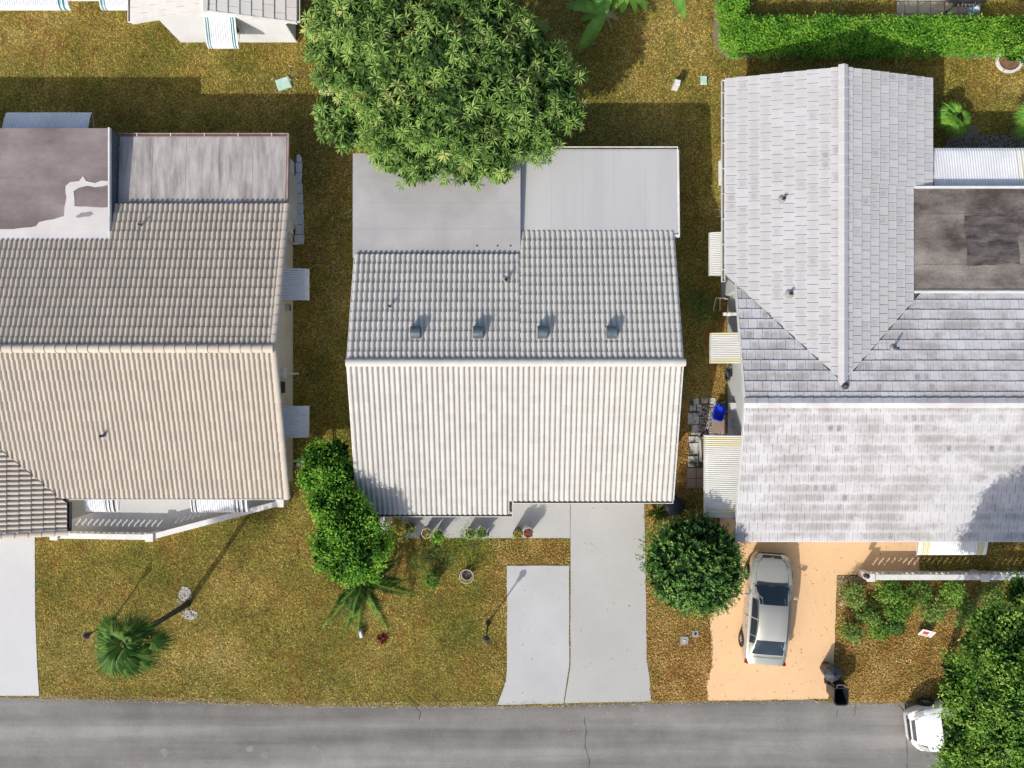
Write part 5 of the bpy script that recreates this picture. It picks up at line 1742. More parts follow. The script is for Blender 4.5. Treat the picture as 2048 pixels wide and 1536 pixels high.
# ================================================================ cars
def make_car(name, loc, rz, paint_, label, Lk=1.0, Wk=1.0, Hk=1.0):
    t_ = thing(name, loc, label, 'car')
    Mx = Matrix.Translation(loc) @ Matrix.Rotation(rz, 4, 'Z') @ Matrix.Diagonal((Wk, Lk, Hk, 1))
    st = [(-2.24, .60, .50, .52), (-2.20, .72, .72, .80), (-2.12, .78, .84, .95), (-1.9, .83, .88, 1.0), (-1.6, .86, .90, 1.01), (-1.2, .875, .91, 1.0), (-.5, .885, .91, .96), (.4, .885, .90, .95),
          (.9, .875, .87, .95), (1.2, .865, .85, .925), (1.6, .84, .79, .865), (1.95, .78, .70, .77), (2.12, .70, .62, .68), (2.22, .60, .52, .58), (2.27, .50, .42, .46)]

    def sec(w, zs, zt):
        half = [(w * .90, .20), (w * .985, .34), (w, .52), (w * .99, min(zs, .70) if zs > .6 else zs * .9), (w * .955, zs), (w * .80, zs + (zt - zs) * .75), (w * .45, zt), (0, zt + .015)]
        return half + [(-x_, z_) for x_, z_ in half[-2::-1]]
    vs_, fs = [], []
    k = 15
    for y_, w, zs, zt in st:
        vs_ += [(x_, y_, z_) for x_, z_ in sec(w, zs, zt)]
    for i in range(len(st) - 1):
        for j in range(k - 1):
            fs.append((i * k + j, i * k + j + 1, (i + 1) * k + j + 1, (i + 1) * k + j))
        fs.append((i * k + k - 1, i * k, (i + 1) * k, (i + 1) * k + k - 1))
    fs.append(tuple(range(k))[::-1])
    fs.append(tuple((len(st) - 1) * k + j for j in range(k)))
    body = MB(Mx).add(vs_, [f[::-1] for f in fs]).build('body', paint_, t_, smooth=True)
    prof = [(1.06, .935), (.80, 1.10), (.55, 1.25), (.32, 1.365), (.0, 1.42), (-.4, 1.435), (-.75, 1.41), (-1.0, 1.355), (-1.25, 1.24), (-1.5, 1.12), (-1.78, .995)]

    def ztop(y_):
        for (a, za), (b, zb) in zip(prof[:-1], prof[1:]):
            if b <= y_ <= a:
                return za + (zb - za) * (a - y_) / (a - b)
        return .94

    def shell(y_, u, lift=0.0):
        """u in -1..1 across; |u|>0.55 is the side glass zone"""
        zt = ztop(y_)
        f = (zt - .93) / .5
        pts = [(0, zt), (.45 - .0 * f, zt - .012), (.585 + .10 * (1 - f), zt - .06 * min(1, f * 2)), (.775, .92)]
        us = [0, .38, .55, 1.0]
        a = abs(u)
        for i in range(3):
            if us[i] <= a <= us[i + 1]:
                s = (a - us[i]) / (us[i + 1] - us[i])
                x_ = pts[i][0] + (pts[i + 1][0] - pts[i][0]) * s
                z_ = pts[i][1] + (pts[i + 1][1] - pts[i][1]) * s
                break
        side = max(0, (a - .5) / .5)
        return (math.copysign(x_ + lift * min(1, side * 2), u), y_, z_ + lift * (1 - side * .6))

    ysn = [p[0] for p in prof]
    cab = MB(Mx)
    us = [-1, -.78, -.55, -.38, -.19, 0, .19, .38, .55, .78, 1]
    vs_ = [shell(y_, u) for y_ in ysn for u in us]
    n = len(us)
    fs = [(i * n + j, i * n + j + 1, (i + 1) * n + j + 1, (i + 1) * n + j) for i in range(len(ysn) - 1) for j in range(n - 1)]
    cab.add(vs_, fs).build('roof', paint_, t_, smooth=True)

    def glass(nm, ya, yb, ua, ub, nu=8, nv=8, taper=0.0):
        m = MB(Mx)
        m.grid(lambda a, b: shell(ya + (yb - ya) * b, (ua + (ub - ua) * a) * (1 - taper * (1 - b)), .010), nu, nv, flip=(ya < yb) ^ (ua > ub))
        m.f = [f for f in m.f]
        return m.build(nm, 'glass', t_, smooth=True)
    ws = glass('windshield', 1.03, .37, -.60, .60, taper=-.12)
    for s in (-1, 1):
        MB(Mx).tube([(s * .1, 1.06, .965), (s * .1 + .42 * s * 1, 1.0, .985)], .010, 5).build('wiper', 'plastic_black', ws)
    MB(Mx).box((0, 1.10, .945), (1.25, .12, .02)).build('cowl', 'plastic_black', t_)
    glass('rear_window', -1.70, -1.06, -.58, .58, taper=-.1)
    for s in (-1, 1):
        for ya, yb in ((.52, -.22), (-.28, -.92), (-.96, -1.25)):
            glass('side_window', ya, yb, s * .60, s * .93, 4, 4)
        MB(Mx).box((s * .98, .62, .96), (.2, .11, .13), s * -.15).build('mirror', paint_, t_, bevel=.02)
        MB(Mx).add([(s * .70, 2.02, .70), (s * .80, 1.72, .81), (s * .60, 1.80, .845), (s * .50, 2.12, .70), (s * .71, 2.05, .66), (s * .815, 1.72, .76)], [(0, 1, 2, 3), (4, 5, 1, 0)]).build('headlight', 'lamp_clear', t_)
        MB(Mx).box((s * .745, -2.06, .80), (.14, .20, .16), s * .25).build('tail_lamp', 'red_lamp', t_, bevel=.02)
        for ya in (.15, -.72):
            MB(Mx).box((s * .895, ya, .78), (.03, .16, .03)).build('door_handle', paint_, t_)
        MB(Mx).box((s * .872, -.24, .62), (.03, .012, .5)).build('door_seam', 'seam', t_)
        for yw in (1.38, -1.36):
            w_ = MB(Mx)
            ring = [(.325, -.10), (.325, .08), (.30, .105), (.20, .108), (.20, -.10)]
            vs_, fs = [], []
            for r_, xx in ring:
                for q in range(20):
                    a = 2 * math.pi * q / 20
                    vs_.append((s * (.80 + xx), yw + r_ * math.cos(a), .325 + r_ * math.sin(a)))
            for i in range(len(ring) - 1):
                for q in range(20):
                    fs.append((i * 20 + q, i * 20 + (q + 1) % 20, (i + 1) * 20 + (q + 1) % 20, (i + 1) * 20 + q))
            w_.add(vs_, fs)
            wh = w_.build('wheel', 'tyre', t_, smooth=True)
            rm = MB(Mx)
            for q in range(7):
                a = 2 * math.pi * q / 7
                rm.add([(s * .900, yw + .04 * math.cos(a + 1.2), .325 + .04 * math.sin(a + 1.2)), (s * .895, yw + .20 * math.cos(a + .14), .325 + .20 * math.sin(a + .14)),
                        (s * .895, yw + .20 * math.cos(a - .14), .325 + .20 * math.sin(a - .14)), (s * .900, yw + .04 * math.cos(a - 1.2), .325 + .04 * math.sin(a - 1.2))], [(0, 1, 2, 3)])
            rm.build('rim', 'rim', wh)
    for s in (-1, 1):                                  # drip channels along the roof and bonnet shut lines
        ch = MB(Mx)
        ch.tube([tuple(Vector(shell(y_, s * .56, .012))) for y_ in (.50, .32, .0, -.4, -.75, -1.0, -1.2)], .012, 5)
        ch.build('roof_channel', 'seam', t_)
        MB(Mx).tube([(s * .66, 1.10, .925), (s * .65, 1.5, .86), (s * .58, 1.85, .785), (s * .42, 2.08, .715)], .009, 5).build('bonnet_line', 'seam', t_)
        MB(Mx).tube([(s * .70, -1.80, .985), (s * .68, -2.05, .955), (s * .55, -2.17, .86)], .009, 5).build('boot_line', 'seam', t_)
    MB(Mx).add([(-.42, 2.10, .712), (.42, 2.10, .712), (.36, 2.205, .62), (-.36, 2.205, .62)], [(0, 1, 2, 3)]).build('radiator_grille', 'plastic_black', t_)
    MB(Mx).box((0, 2.255, .50), (.75, .04, .12)).build('grille', 'plastic_black', t_, bevel=.01)
    e = MB(Mx)
    e.tube([(.05 * math.cos(a), 2.10 + .035 * math.sin(a), .705 - .01 * math.sin(a)) for a in [i * math.pi / 5 for i in range(11)]], .008, 5)
    e.build('emblem', 'rim', t_)
    MB(Mx).add([(-.62, 1.14, .953), (.62, 1.14, .953), (.62, 1.16, .951), (-.62, 1.16, .951)], [(0, 1, 2, 3)]).build('bonnet_seam', 'seam', t_)
    MB(Mx).add([(-.60, -1.83, 1.018), (.60, -1.83, 1.018), (.60, -1.815, 1.02), (-.60, -1.815, 1.02)], [(0, 1, 2, 3)]).build('boot_seam', 'seam', t_)
    return t_


make_car('parked_car', (10.34, -9.12, .03), R(-4.5), 'paint_silver', 'champagne silver sedan parked on the peach driveway', 1.0, 1.0, 1.0)
make_car('parked_car', (18.35, -13.72, .01), R(97), 'paint_white', 'white car on the road half hidden under the street tree', 1.0, 1.06, 1.12)

# ================================================================ small things
def pot(px_, py_, z_, r_, h_, mat, label, plant=None, pr=.2, n=26, soil='soil', name='plant_pot', cat='plant pot', ll=.10, lw=.045, group=None):
    """px,py is the rim centre at height h_"""
    c = W(px_, py_, h_)
    c.z = z_
    t_ = thing(name, c, label, cat, group)
    MB().lathe([(r_ * .72, 0), (r_ * .86, h_ * .5), (r_ * .97, h_ * .93), (r_ * 1.05, h_ * .93), (r_ * 1.05, h_), (r_ * .92, h_), (r_ * .90, h_ - .07)], c, 18, cap1=False).build('pot', mat, t_, smooth=True)
    MB().lathe([(r_ * .905, 0), (r_ * .4, .015), (.01, .02)], c + Z * (h_ - .08), 14).build('earth', soil, t_)
    if plant:
        bl = [(c.x + random.uniform(-.3, .3) * pr, c.y + random.uniform(-.5, .2) * pr, z_ + h_ + .08 + random.uniform(0, .1), pr * .7, pr * .7, pr * .45) for _ in range(3)]
        crown(t_, bl, plant, n, 7, ll, lw, pr * .3, inner=False, name='plant')['kind'] = 'stuff'
    return t_


WZ = .026
pot(820, 1056, WZ, .20, .45, 'pot_dark', 'dark pot with bare twigs at the shaded walkway end', 'leaf_shrub', .22, 14)
pot(853, 1067, WZ, .20, .62, 'pot_white', 'white-rimmed walkway pot with a few pale leaves', 'leaf_yellow', .13, 10)
pot(876, 1069, WZ, .20, .62, 'pot_white', 'walkway pot overflowing with bright green leaves', 'leaf_bright', .24, 40)
pot(940, 1068, WZ, .21, .62, 'pot_white', 'white-rimmed walkway pot with grey-green straggly plant', 'leaf_shrub', .22, 26)
pot(964, 1066, WZ, .21, .62, 'pot_white', 'walkway pot with a compact green bush in the middle pair', 'leaf_ficus', .2, 30)
pot(1036, 1067, WZ, .20, .70, 'pot_dark', 'dark walkway pot with tall yellow-green shoots', 'leaf_yellow', .14, 14)
pot(1057, 1066, WZ, .20, .70, 'pot_white', 'white-rimmed walkway pot filled with reddish plant litter', 'leaf_red', .12, 12, soil='orange_brown')
pot(843, 1073, WZ, .06, .12, 'terracotta', 'tiny terracotta pot next to the pale-leaved pot')
pot(975, 1069, WZ, .07, .30, 'pot_dark', 'tiny dark pot next to the compact green bush pot')
pot(865, 1160, 0, .28, .50, 'pot_dark', 'broad dark pot with grassy green plant on the front lawn', 'leaf_bright', .30, 40, lw=.03, ll=.14)
pot(790, 1078, WZ, .18, .40, 'pot_dark', 'dark pot tucked under the yellow-leaved shrub')
# wire plant cage
cc = W(933, 1153, .5)
cc.z = 0
cg = thing('plant_cage', cc, 'white wire plant cage with dry stems standing on the front lawn', 'plant cage')
for z_, r_ in ((.52, .28), (.28, .22)):
    MB().tube([(cc.x + r_ * math.cos(a), cc.y + r_ * math.sin(a), z_) for a in [i * math.pi / 12 for i in range(25)]], .012, 5).build('hoop', 'pot_white', cg)
for a in range(5):
    q = a * 2 * math.pi / 5
    MB().tube([(cc.x + .12 * math.cos(q), cc.y + .12 * math.sin(q), 0), (cc.x + .28 * math.cos(q), cc.y + .28 * math.sin(q), .54)], .008, 5).build('leg', 'pot_white', cg)
for i in range(6):
    q = random.uniform(0, 6.3)
    MB().tube([(cc.x, cc.y, 0), (cc.x + .25 * math.cos(q), cc.y + .25 * math.sin(q), .5), (cc.x + .5 * math.cos(q), cc.y + .5 * math.sin(q), .6)], [.02, .012, .005], 5).build('dry_stem', 'leaf_dead', cg)
MB().lathe([(.16, 0), (.20, .22), (.18, .22), (.15, .18)], cc, 14).build('pot', 'pot_dark', cg)


def lamp_post(px_, py_, label):
    b = W(px_, py_)
    t_ = thing('lamp_post', b, label, 'lamp post', 'black lamp posts on the front lawns')
    MB().lathe([(.12, 0), (.11, .06), (.05, .12), (.045, .4), (.034, .42), (.032, 1.70), (.05, 1.72), (.05, 1.76)], b, 10).build('post', 'plastic_black', t_, smooth=True)
    la = MB().lathe([(.06, 1.76), (.10, 2.02)], b, 6).build('lantern', 'glass_house', t_)
    MB().lathe([(.15, 2.02), (.13, 2.05), (.05, 2.14), (.015, 2.18)], b, 6).build('cap', 'dark_metal', la)
    for k in range(6):
        a = k * math.pi / 3
        MB().tube([b + Vector((.065 * math.cos(a), .065 * math.sin(a), 1.76)), b + Vector((.105 * math.cos(a), .105 * math.sin(a), 2.02))], .008, 4).build('bar', 'plastic_black', la)


lamp_post(976, 1246, 'black lamp post on the lawn beside the pale grey parking slab')
lamp_post(226, 1240, 'black lamp post standing next to the tall fan palm')

# rubbish carts
cb = W(1662, 1374)
tc = thing('wheeled_bin', cb + Z * .03, 'open black wheeled rubbish cart at the road end of the peach driveway', 'bin')
cm = MB()
ang = R(0)


def ring_rect(cx, cy, hx, hy, z, r_=.08, front=.14):
    pts = []
    for sx, sy, a0 in ((1, 1, 0), (-1, 1, 90), (-1, -1, 180), (1, -1, 270)):
        rr2 = front if sy < 0 else r_
        for k in range(4):
            a = R(a0 + k * 30)
            pts.append((cx + sx * (hx - rr2) + rr2 * math.cos(a), cy + sy * (hy - rr2) + rr2 * math.sin(a), z))
    return pts


def hollow(t_, name, mat, cx, cy, rings, **k):
    m = MB()
    vs_, fs = [], []
    for hx, hy, z in rings:
        vs_ += ring_rect(cx, cy, hx, hy, z)
    n = 16
    for i in range(len(rings) - 1):
        for q in range(n):
            fs.append((i * n + q, i * n + (q + 1) % n, (i + 1) * n + (q + 1) % n, (i + 1) * n + q))
    fs.append(tuple(range(n))[::-1])
    fs.append(tuple((len(rings) - 1) * n + q for q in range(n)))
    return m.add(vs_, fs).build(name, mat, t_, **k)


hollow(tc, 'body', 'plastic_black', cb.x, cb.y, [(.22, .26, .05), (.27, .33, .95), (.30, .36, .95), (.30, .36, 1.0), (.26, .32, 1.0), (.20, .25, .15)])
MB().tube([(cb.x - .16, cb.y + .36, .98), (cb.x - .16, cb.y + .46, .98), (cb.x + .16, cb.y + .46, .98), (cb.x + .16, cb.y + .36, .98)], .018, 6).build('handle', 'rim', tc)
MB().add([(cb.x - .27, cb.y + .40, .93), (cb.x + .27, cb.y + .40, .93), (cb.x + .25, cb.y + .44, .30), (cb.x - .25, cb.y + .44, .30), (cb.x - .27, cb.y + .43, .93), (cb.x + .27, cb.y + .43, .93), (cb.x + .25, cb.y + .48, .30), (cb.x - .25, cb.y + .48, .30)],
         [(3, 2, 1, 0), (4, 5, 6, 7), (0, 1, 5, 4), (1, 2, 6, 5), (2, 3, 7, 6), (3, 0, 4, 7)]).build('lid', 'plastic_black', tc)
for s in (-1, 1):
    MB(Matrix.Translation((cb.x + s * .27, cb.y + .3, .12)) @ Matrix.Rotation(R(90), 4, 'Y')).lathe([(.12, -.03), (.12, .03)], (0, 0, 0), 14).build('wheel', 'tyre', tc)
c8 = W(1651, 1335)
t8 = thing('octagonal_bin', c8 + Z * .03, 'slate octagonal bin with a pointed lid behind the open black cart', 'bin')
MB().lathe([(.26, .03), (.32, .66), (.34, .66), (.34, .70)], c8, 8).build('body', 'plastic_black', t8)
l8 = MB().lathe([(.355, .70), (.355, .74), (.33, .76), (.03, .92)], c8, 8).build('lid', 'plastic_slate', t8)
MB().lathe([(.03, .92), (.03, .95)], c8, 8).build('knob', 'plastic_black', l8)

# blue tub, hose, frames beside the right house
cbt = W(1436, 826, .3)
bt = thing('storage_tub', (cbt.x, cbt.y, .05), 'bright blue plastic recycling tub on the gravel beside the pale grey tiled house', 'tub')
tub = hollow(bt, 'body', 'plastic_blue', 0, 0, [(.17, .24, .05), (.21, .29, .38), (.24, .32, .38), (.24, .32, .41), (.20, .28, .41), (.165, .235, .08)])
tub.location = (0, 0, 0)
tub.data.transform(Matrix.Translation(-tub.data.vertices[0].co * 0))
tub.matrix_parent_inverse = Matrix.Identity(4)
tub.data.transform(Matrix.Translation(Vector((cbt.x, cbt.y, .05))))
tub.rotation_euler = (0, 0, R(-16))
hs = thing('garden_hose', (8.75, .38, .1), 'coil of dark garden hose hanging on the west wall beside the cream awning', 'hose')
for i in range(7):
    r_ = .16 + .022 * i
    pts = [(8.76 - .03 * (i % 3), .38 + r_ * math.cos(a), .62 + r_ * 1.05 * math.sin(a)) for a in [k * math.pi / 12 for k in range(25)]]
    MB().tube(pts, .014, 5).build('loop', 'plastic_slate', hs)
MB().box((8.83, .38, .62), (.14, .16, .16)).build('hanger', 'dark_metal', hs)
fr = thing('pipe_frame', W(1440, 606), 'white pipe frame leaning by the narrow strip between the houses', 'pipe frame')
MB().tube([W(1427, 620, .05), W(1432, 596, .7), W(1450, 596, .7), W(1450, 600, .05)], .018, 6).build('rail', 'trim_white', fr)
MB().tube([W(1440, 622, .05), W(1440, 597, .62), W(1456, 598, .62)], .018, 6).build('rail', 'trim_white', fr)
fr2 = thing('hose_stand', W(1432, 426), 'low rusty pipe stand at the west wall between two small awnings', 'pipe frame')
for y_ in (419, 433):
    MB().tube([W(1421, y_, .3), W(1446, y_, .3)], .016, 5).build('rail', 'leaf_dead', fr2)
for x_ in (1423, 1440):
    MB().tube([W(x_, 419, .3), W(x_, 433, .3)], .016, 5).build('crossbar', 'leaf_dead', fr2)
    MB().tube([W(x_, 419, .0), W(x_, 419, .3)], .016, 5).build('leg', 'leaf_dead', fr2)
    MB().tube([W(x_, 433, .0), W(x_, 433, .3)], .016, 5).build('leg', 'leaf_dead', fr2)
pbx = thing('planter_box', W(1400, 892), 'narrow grey-green planter box along the side of the large cream awning', 'planter')
MB().prism(pxpoly([(1396, 874), (1406, 874), (1406, 922), (1398, 922)]), 0, .35).build('box', 'stucco_grey', pbx)
MB().prism(pxpoly([(1397.5, 876), (1405, 876), (1405, 920), (1399.5, 920)]), .351, .358).build('earth', 'soil', pbx)


# ---------------------------------------------------------------- breeze-block walls
def breeze_wall(name, pts, h, label, mat, cat='wall', lamps=(), th=.14, step=.24, posts=True):
    c = sum((Vector(p) for p in pts), Vector()) / len(pts)
    t_ = thing(name, (c.x, c.y, 0), label, cat)
    for a, b in zip(pts[:-1], pts[1:]):
        a, b = Vector(a), Vector(b)
        d = b - a
        L_ = d.length
        an = math.atan2(d.y, d.x)
        mid = (a + b) / 2
        MB().box((mid.x, mid.y, h * .17), (L_, th, h * .34), an).build('base_course', mat, t_)
        MB().box((mid.x, mid.y, h - .035), (L_ + .02, th + .08, .07), an).build('coping', mat, t_, bevel=.008)
        n = int(L_ / step)
        for i in range(n):
            p = a + d * ((i + .5) / n)
            zc_ = (h * .34 + h - .07) / 2
            hh = h - .07 - h * .34
            Mb = Matrix.Translation((p.x, p.y, zc_)) @ Matrix.Rotation(an, 4, 'Z')
            q = MB(Mb)
            w_ = step * .5
            prof = [(-.30, -.5), (.30, -.5), (.44, -.25), (.20, 0), (.44, .25), (.30, .5), (-.30, .5), (-.44, .25), (-.20, 0), (-.44, -.25)]
            k = len(prof)
            v = [(x_ * w_ * 1.35, -th * .35, z_ * hh) for x_, z_ in prof] + [(x_ * w_ * 1.35, th * .35, z_ * hh) for x_, z_ in prof]
            q.add(v, [tuple(range(k)), tuple(range(2 * k - 1, k - 1, -1))] + [(j, k + j, k + (j + 1) % k, (j + 1) % k) for j in range(k)])
            q.build('block', mat, t_)
    for p in (pts if posts else ()):
        MB().box((p[0], p[1], h * .53), (.26, .26, h * 1.06)).build('post', mat, t_, bevel=.01)
        MB().box((p[0], p[1], h * 1.06 + .025), (.32, .32, .05)).build('post_cap', mat, t_, bevel=.01)
    return t_


breeze_wall('porch_wall', [W(132, 1064), W(318, 1067), W(572, 1000)], .78, 'white pierced porch wall with an angled run on the beige tiled house', 'trim_white')
rw = breeze_wall('garden_wall', [W(1722, 1145), W(1945, 1145), W(2120, 1145)], .80, 'white pierced garden wall between the peach strip and the shrub bed', 'trim_white')
for px_, mt in ((1730, 'plastic_black'), (1952, 'trim_white')):
    p = W(px_, 1150, .9)
    lt_ = thing('wall_lamp', (p.x, p.y, .9), 'small dark lamp on the free end of the pierced garden wall' if mt == 'plastic_black' else 'small white lamp on the middle post of the pierced garden wall', 'lamp')
    MB().lathe([(.05, 0), (.05, .04), (.10, .06), (.11, .22), (.05, .28)], (p.x, p.y, .895), 8).build('shade', mt, lt_, smooth=True)
    MB().lathe([(.07, 0), (.07, .03)], (p.x, p.y, .875), 8).build('foot', mt, lt_)

# ---------------------------------------------------------------- utility boxes, sign, grill, planter
def ubox(name, px_, py_, sx, sy, h_, rz, mat, label, cat='utility box', rim=True):
    b = W(px_, py_)
    t_ = thing(name, b, label, cat)
    MB().box((b.x, b.y, h_ / 2), (sx, sy, h_), rz, (.92, .92)).build('housing', mat, t_, bevel=.015)
    if rim:
        MB().box((b.x, b.y, h_ + .008), (sx * .78, sy * .78, .016), rz).build('lid', mat, t_)
    return t_


ubox('utility_box', 568, 168, .62, .48, .10, R(18), 'green_box', 'flat weathered mint green utility box on the lawn near the mango tree')
ubox('utility_box', 1407, 161, .28, .38, .08, 0, 'green_box', 'small mint green utility lid on the back lawn near the grey tiled house')
ubox('utility_box', 1349, 176, .26, .24, .62, R(-12), 'trim_white', 'white upright utility pedestal on the sunny back lawn')
ubox('utility_box', 668, 182, 1.0, .75, .35, R(-22), 'yellow_box', 'pale yellow green transformer pad half under the mango tree')
ubox('marker_box', 723, 1264, .14, .34, .28, R(18), 'trim_white', 'small white marker box at the feather palm frond tips', 'marker')
for px_, py_, s_, lb in ((1368, 1281, .34, 'concrete valve cover with a white pipe ring in the leaf litter'), (1390, 1267, .26, 'smaller concrete valve cover with a dark hole in the leaf litter')):
    b = W(px_, py_)
    t_ = thing('valve_cover', b, lb, 'valve cover')
    MB().prism(wobble([(b.x - s_ / 2, b.y - s_ / 2), (b.x + s_ / 2, b.y - s_ / 2 * .9), (b.x + s_ / 2, b.y + s_ / 2), (b.x - s_ / 2 * .9, b.y + s_ / 2)], .08, .015, px_), 0, .06).build('slab', 'pebble_dark', t_)
    MB().lathe([(.05, .06), (.05, .09), (.03, .09), (.03, .065)], b, 12, cap1=True).build('pipe_ring', 'trim_white' if px_ < 1380 else 'dark_metal', t_)
cv = W(1345, 1010)
mcv = thing('covered_bin', cv, 'dark blue-grey covered tub behind the ball-shaped tree', 'bin')
MB().lathe([(.36, 0), (.40, .35), (.36, .52), (.22, .62), (.04, .66)], cv, 14).build('cover', 'plastic_slate', mcv, smooth=True)
MB().lathe([(.405, .30), (.415, .33), (.405, .36)], cv, 14, False, False).build('rope', 'dark_metal', mcv)

sg = W(1846, 1262)
ts_ = thing('yard_sign', sg, 'small leaning white yard sign with red print in the leaf litter', 'sign')
Ms = Matrix.Translation((sg.x, sg.y, .30)) @ Matrix.Rotation(R(-14), 4, 'Z') @ Matrix.Rotation(R(-48), 4, 'X')
bd = MB(Ms).box((0, 0, 0), (.55, .02, .42)).build('board', 'trim_white', ts_)
for y_ in (-.011, .011):
    s_ = 1 if y_ > 0 else -1
    MB(Ms).box((-.06, y_ + s_ * .002, .02), (.24, .004, .20)).build('print', 'sign_red', bd)
    for zz in (-.13, -.17):
        MB(Ms).box((.0, y_ + s_ * .002, zz), (.40, .004, .018)).build('print', 'sign_grey', bd)
    for zz in (.15, .06, -.03):
        MB(Ms).box((.16, y_ + s_ * .002, zz), (.12, .004, .03)).build('print', 'sign_grey', bd)
for x_ in (-.2, .2):
    a = Ms @ Vector((x_, -.015, -.1))
    MB().tube([a, (a.x, a.y + .02, 0)], .012, 5).build('stake', 'dark_metal', ts_)

gx, gy = 18.33, 15.55
tg = thing('grill', (gx, gy, .03), 'black barbecue grill with side arm on the paver patio', 'grill')
MB().box((gx, gy, .70), (.92, .50, .30)).build('firebox', 'plastic_black', tg, bevel=.02)
prof = [(-.25, 0), (-.24, .12), (-.15, .24), (0, .28), (.15, .24), (.24, .12), (.25, 0)]
k = len(prof)
lid = MB().add([(gx - .45, gy + a, .852 + b) for a, b in prof] + [(gx + .45, gy + a, .852 + b) for a, b in prof],
               [tuple(range(k))[::-1], tuple(range(k, 2 * k))] + [(i, i + 1, k + i + 1, k + i) for i in range(k - 1)]).build('lid', 'plastic_black', tg)
MB().tube([(gx - .25, gy - .24, .93), (gx - .25, gy - .32, .93), (gx + .25, gy - .32, .93), (gx + .25, gy - .24, .93)], .015, 5).build('handle', 'rim', lid)
for i in range(5):
    MB(Matrix.Translation((gx - .3 + i * .15, gy - .25, .70)) @ Matrix.Rotation(R(90), 4, 'X')).lathe([(.03, 0), (.026, .04)], (0, 0, 0), 10).build('knob', 'rim', tg)
for sx in (-1, 1):
    for sy in (-1, 1):
        MB().tube([(gx + sx * .40, gy + sy * .20, .56), (gx + sx * .44, gy + sy * .24, .0)], .02, 6).build('leg', 'plastic_black', tg)
    MB().box((gx + sx * .62, gy, .80), (.30, .42, .03)).build('side_shelf', 'plastic_black', tg)
for sx in (-.44, .44):
    MB(Matrix.Translation((gx + sx, gy - .24, .07)) @ Matrix.Rotation(R(90), 4, 'Y')).lathe([(.07, -.025), (.07, .025)], (0, 0, 0), 12).build('wheel', 'tyre', tg)
ub = W(1936, 30)
tu = thing('garden_urn', ub + Z * .03, 'blue and white glazed urn standing beside the black grill', 'urn')
MB().lathe([(.10, .03), (.17, .18), (.20, .34), (.14, .48), (.12, .52), (.15, .55), (.11, .55), (.09, .45)], ub, 16).build('body', 'white_blue', tu, smooth=True)
MB().lathe([(.115, .0), (.115, .03)], ub, 16).build('foot', 'white_blue', tu)
rc = W(2017, 122)
tr_ = thing('ring_planter', rc, 'round planter edged with curved white blocks on the right lawn', 'planter')
for i in range(6):
    a0, a1 = i * math.pi / 3 + .03, (i + 1) * math.pi / 3 - .03
    poly = [(rc.x + .56 * math.cos(a0 + (a1 - a0) * q / 5), rc.y + .52 * math.sin(a0 + (a1 - a0) * q / 5)) for q in range(6)] + [(rc.x + .45 * math.cos(a1 + (a0 - a1) * q / 5), rc.y + .41 * math.sin(a1 + (a0 - a1) * q / 5)) for q in range(6)]
    MB().prism(poly, 0, .10 + random.uniform(-.01, .01)).build('edging_block', 'trim_white', tr_, bevel=.008)
MB().lathe([(.44, 0), (.44, .03), (.1, .05)], rc, 20).build('earth', 'orange_brown', tr_)
wb = thing('window_planter', W(788, 1030), 'white rectangular planter box under the front eave by the walkway', 'planter')
a, b = W(770, 1028).xy, W(801, 1042).xy
MB().bx(a[0], b[0], b[1], a[1], .03, .40).build('box', 'trim_white', wb)
MB().bx(a[0] + .05, b[0] - .05, b[1] + .05, a[1] - .05, .401, .41).build('earth', 'soil', wb)
wbx = thing('storage_box', W(52, 1066), 'small blue and white box on the white driveway against the beige tiled house', 'box')
p = W(52, 1060)
MB().box((p.x, p.y, .18), (.50, .24, .30)).build('body', 'white_blue', wbx, bevel=.01)
MB().box((p.x, p.y, .342), (.52, .26, .03)).build('lid', 'dark_metal', wbx)


# ================================================================ pebbles, litter and grass (uncountable)
def scatter_poly(poly, n):
    P = np.array(poly)
    lo, hi = P.min(0), P.max(0)
    Q = rng.uniform(lo, hi, size=(n, 2))
    return Q[inside(Q, poly)]


def stuff_obj(name, V_, Fc, ti, mat, label):
    o = tinted(name, V_, Fc, ti, mat, None, (0, 0, 0))
    o['kind'] = 'stuff'
    o['label'] = label
    o['category'] = name.replace('_', ' ')
    return o


def pebbles(name, polys, mat, label, size=.045):
    base = np.array([(1, 0, 0), (-1, 0, 0), (0, 1, 0), (0, -1, 0), (0, 0, .7), (0, 0, -.4)])
    fc = np.array([(0, 2, 4), (2, 1, 4), (1, 3, 4), (3, 0, 4), (2, 0, 5), (1, 2, 5), (3, 1, 5), (0, 3, 5)])
    Q = np.concatenate([scatter_poly(p, n) for p, n in polys])
    n = len(Q)
    s = size * rng.uniform(.5, 1.3, (n, 3))
    a = rng.uniform(0, 6.28, n)
    B = base[None] * s[:, None, :]
    x_ = B[:, :, 0] * np.cos(a)[:, None] - B[:, :, 1] * np.sin(a)[:, None]
    y_ = B[:, :, 0] * np.sin(a)[:, None] + B[:, :, 1] * np.cos(a)[:, None]
    V_ = np.stack([x_ + Q[:, :1], y_ + Q[:, 1:2], B[:, :, 2] + .02], 2).reshape(-1, 3)
    Fc = (fc[None] + (np.arange(n) * 6)[:, None, None]).reshape(-1, 3)
    return stuff_obj(name, V_, Fc, np.repeat(rng.uniform(0, 1, n), 6), mat, label)


def disc(px_, py_, rx, ry):
    return [W(px_ + rx * math.cos(t), py_ + ry * math.sin(t)).xy[:] for t in [k * math.pi / 8 for k in range(16)]]


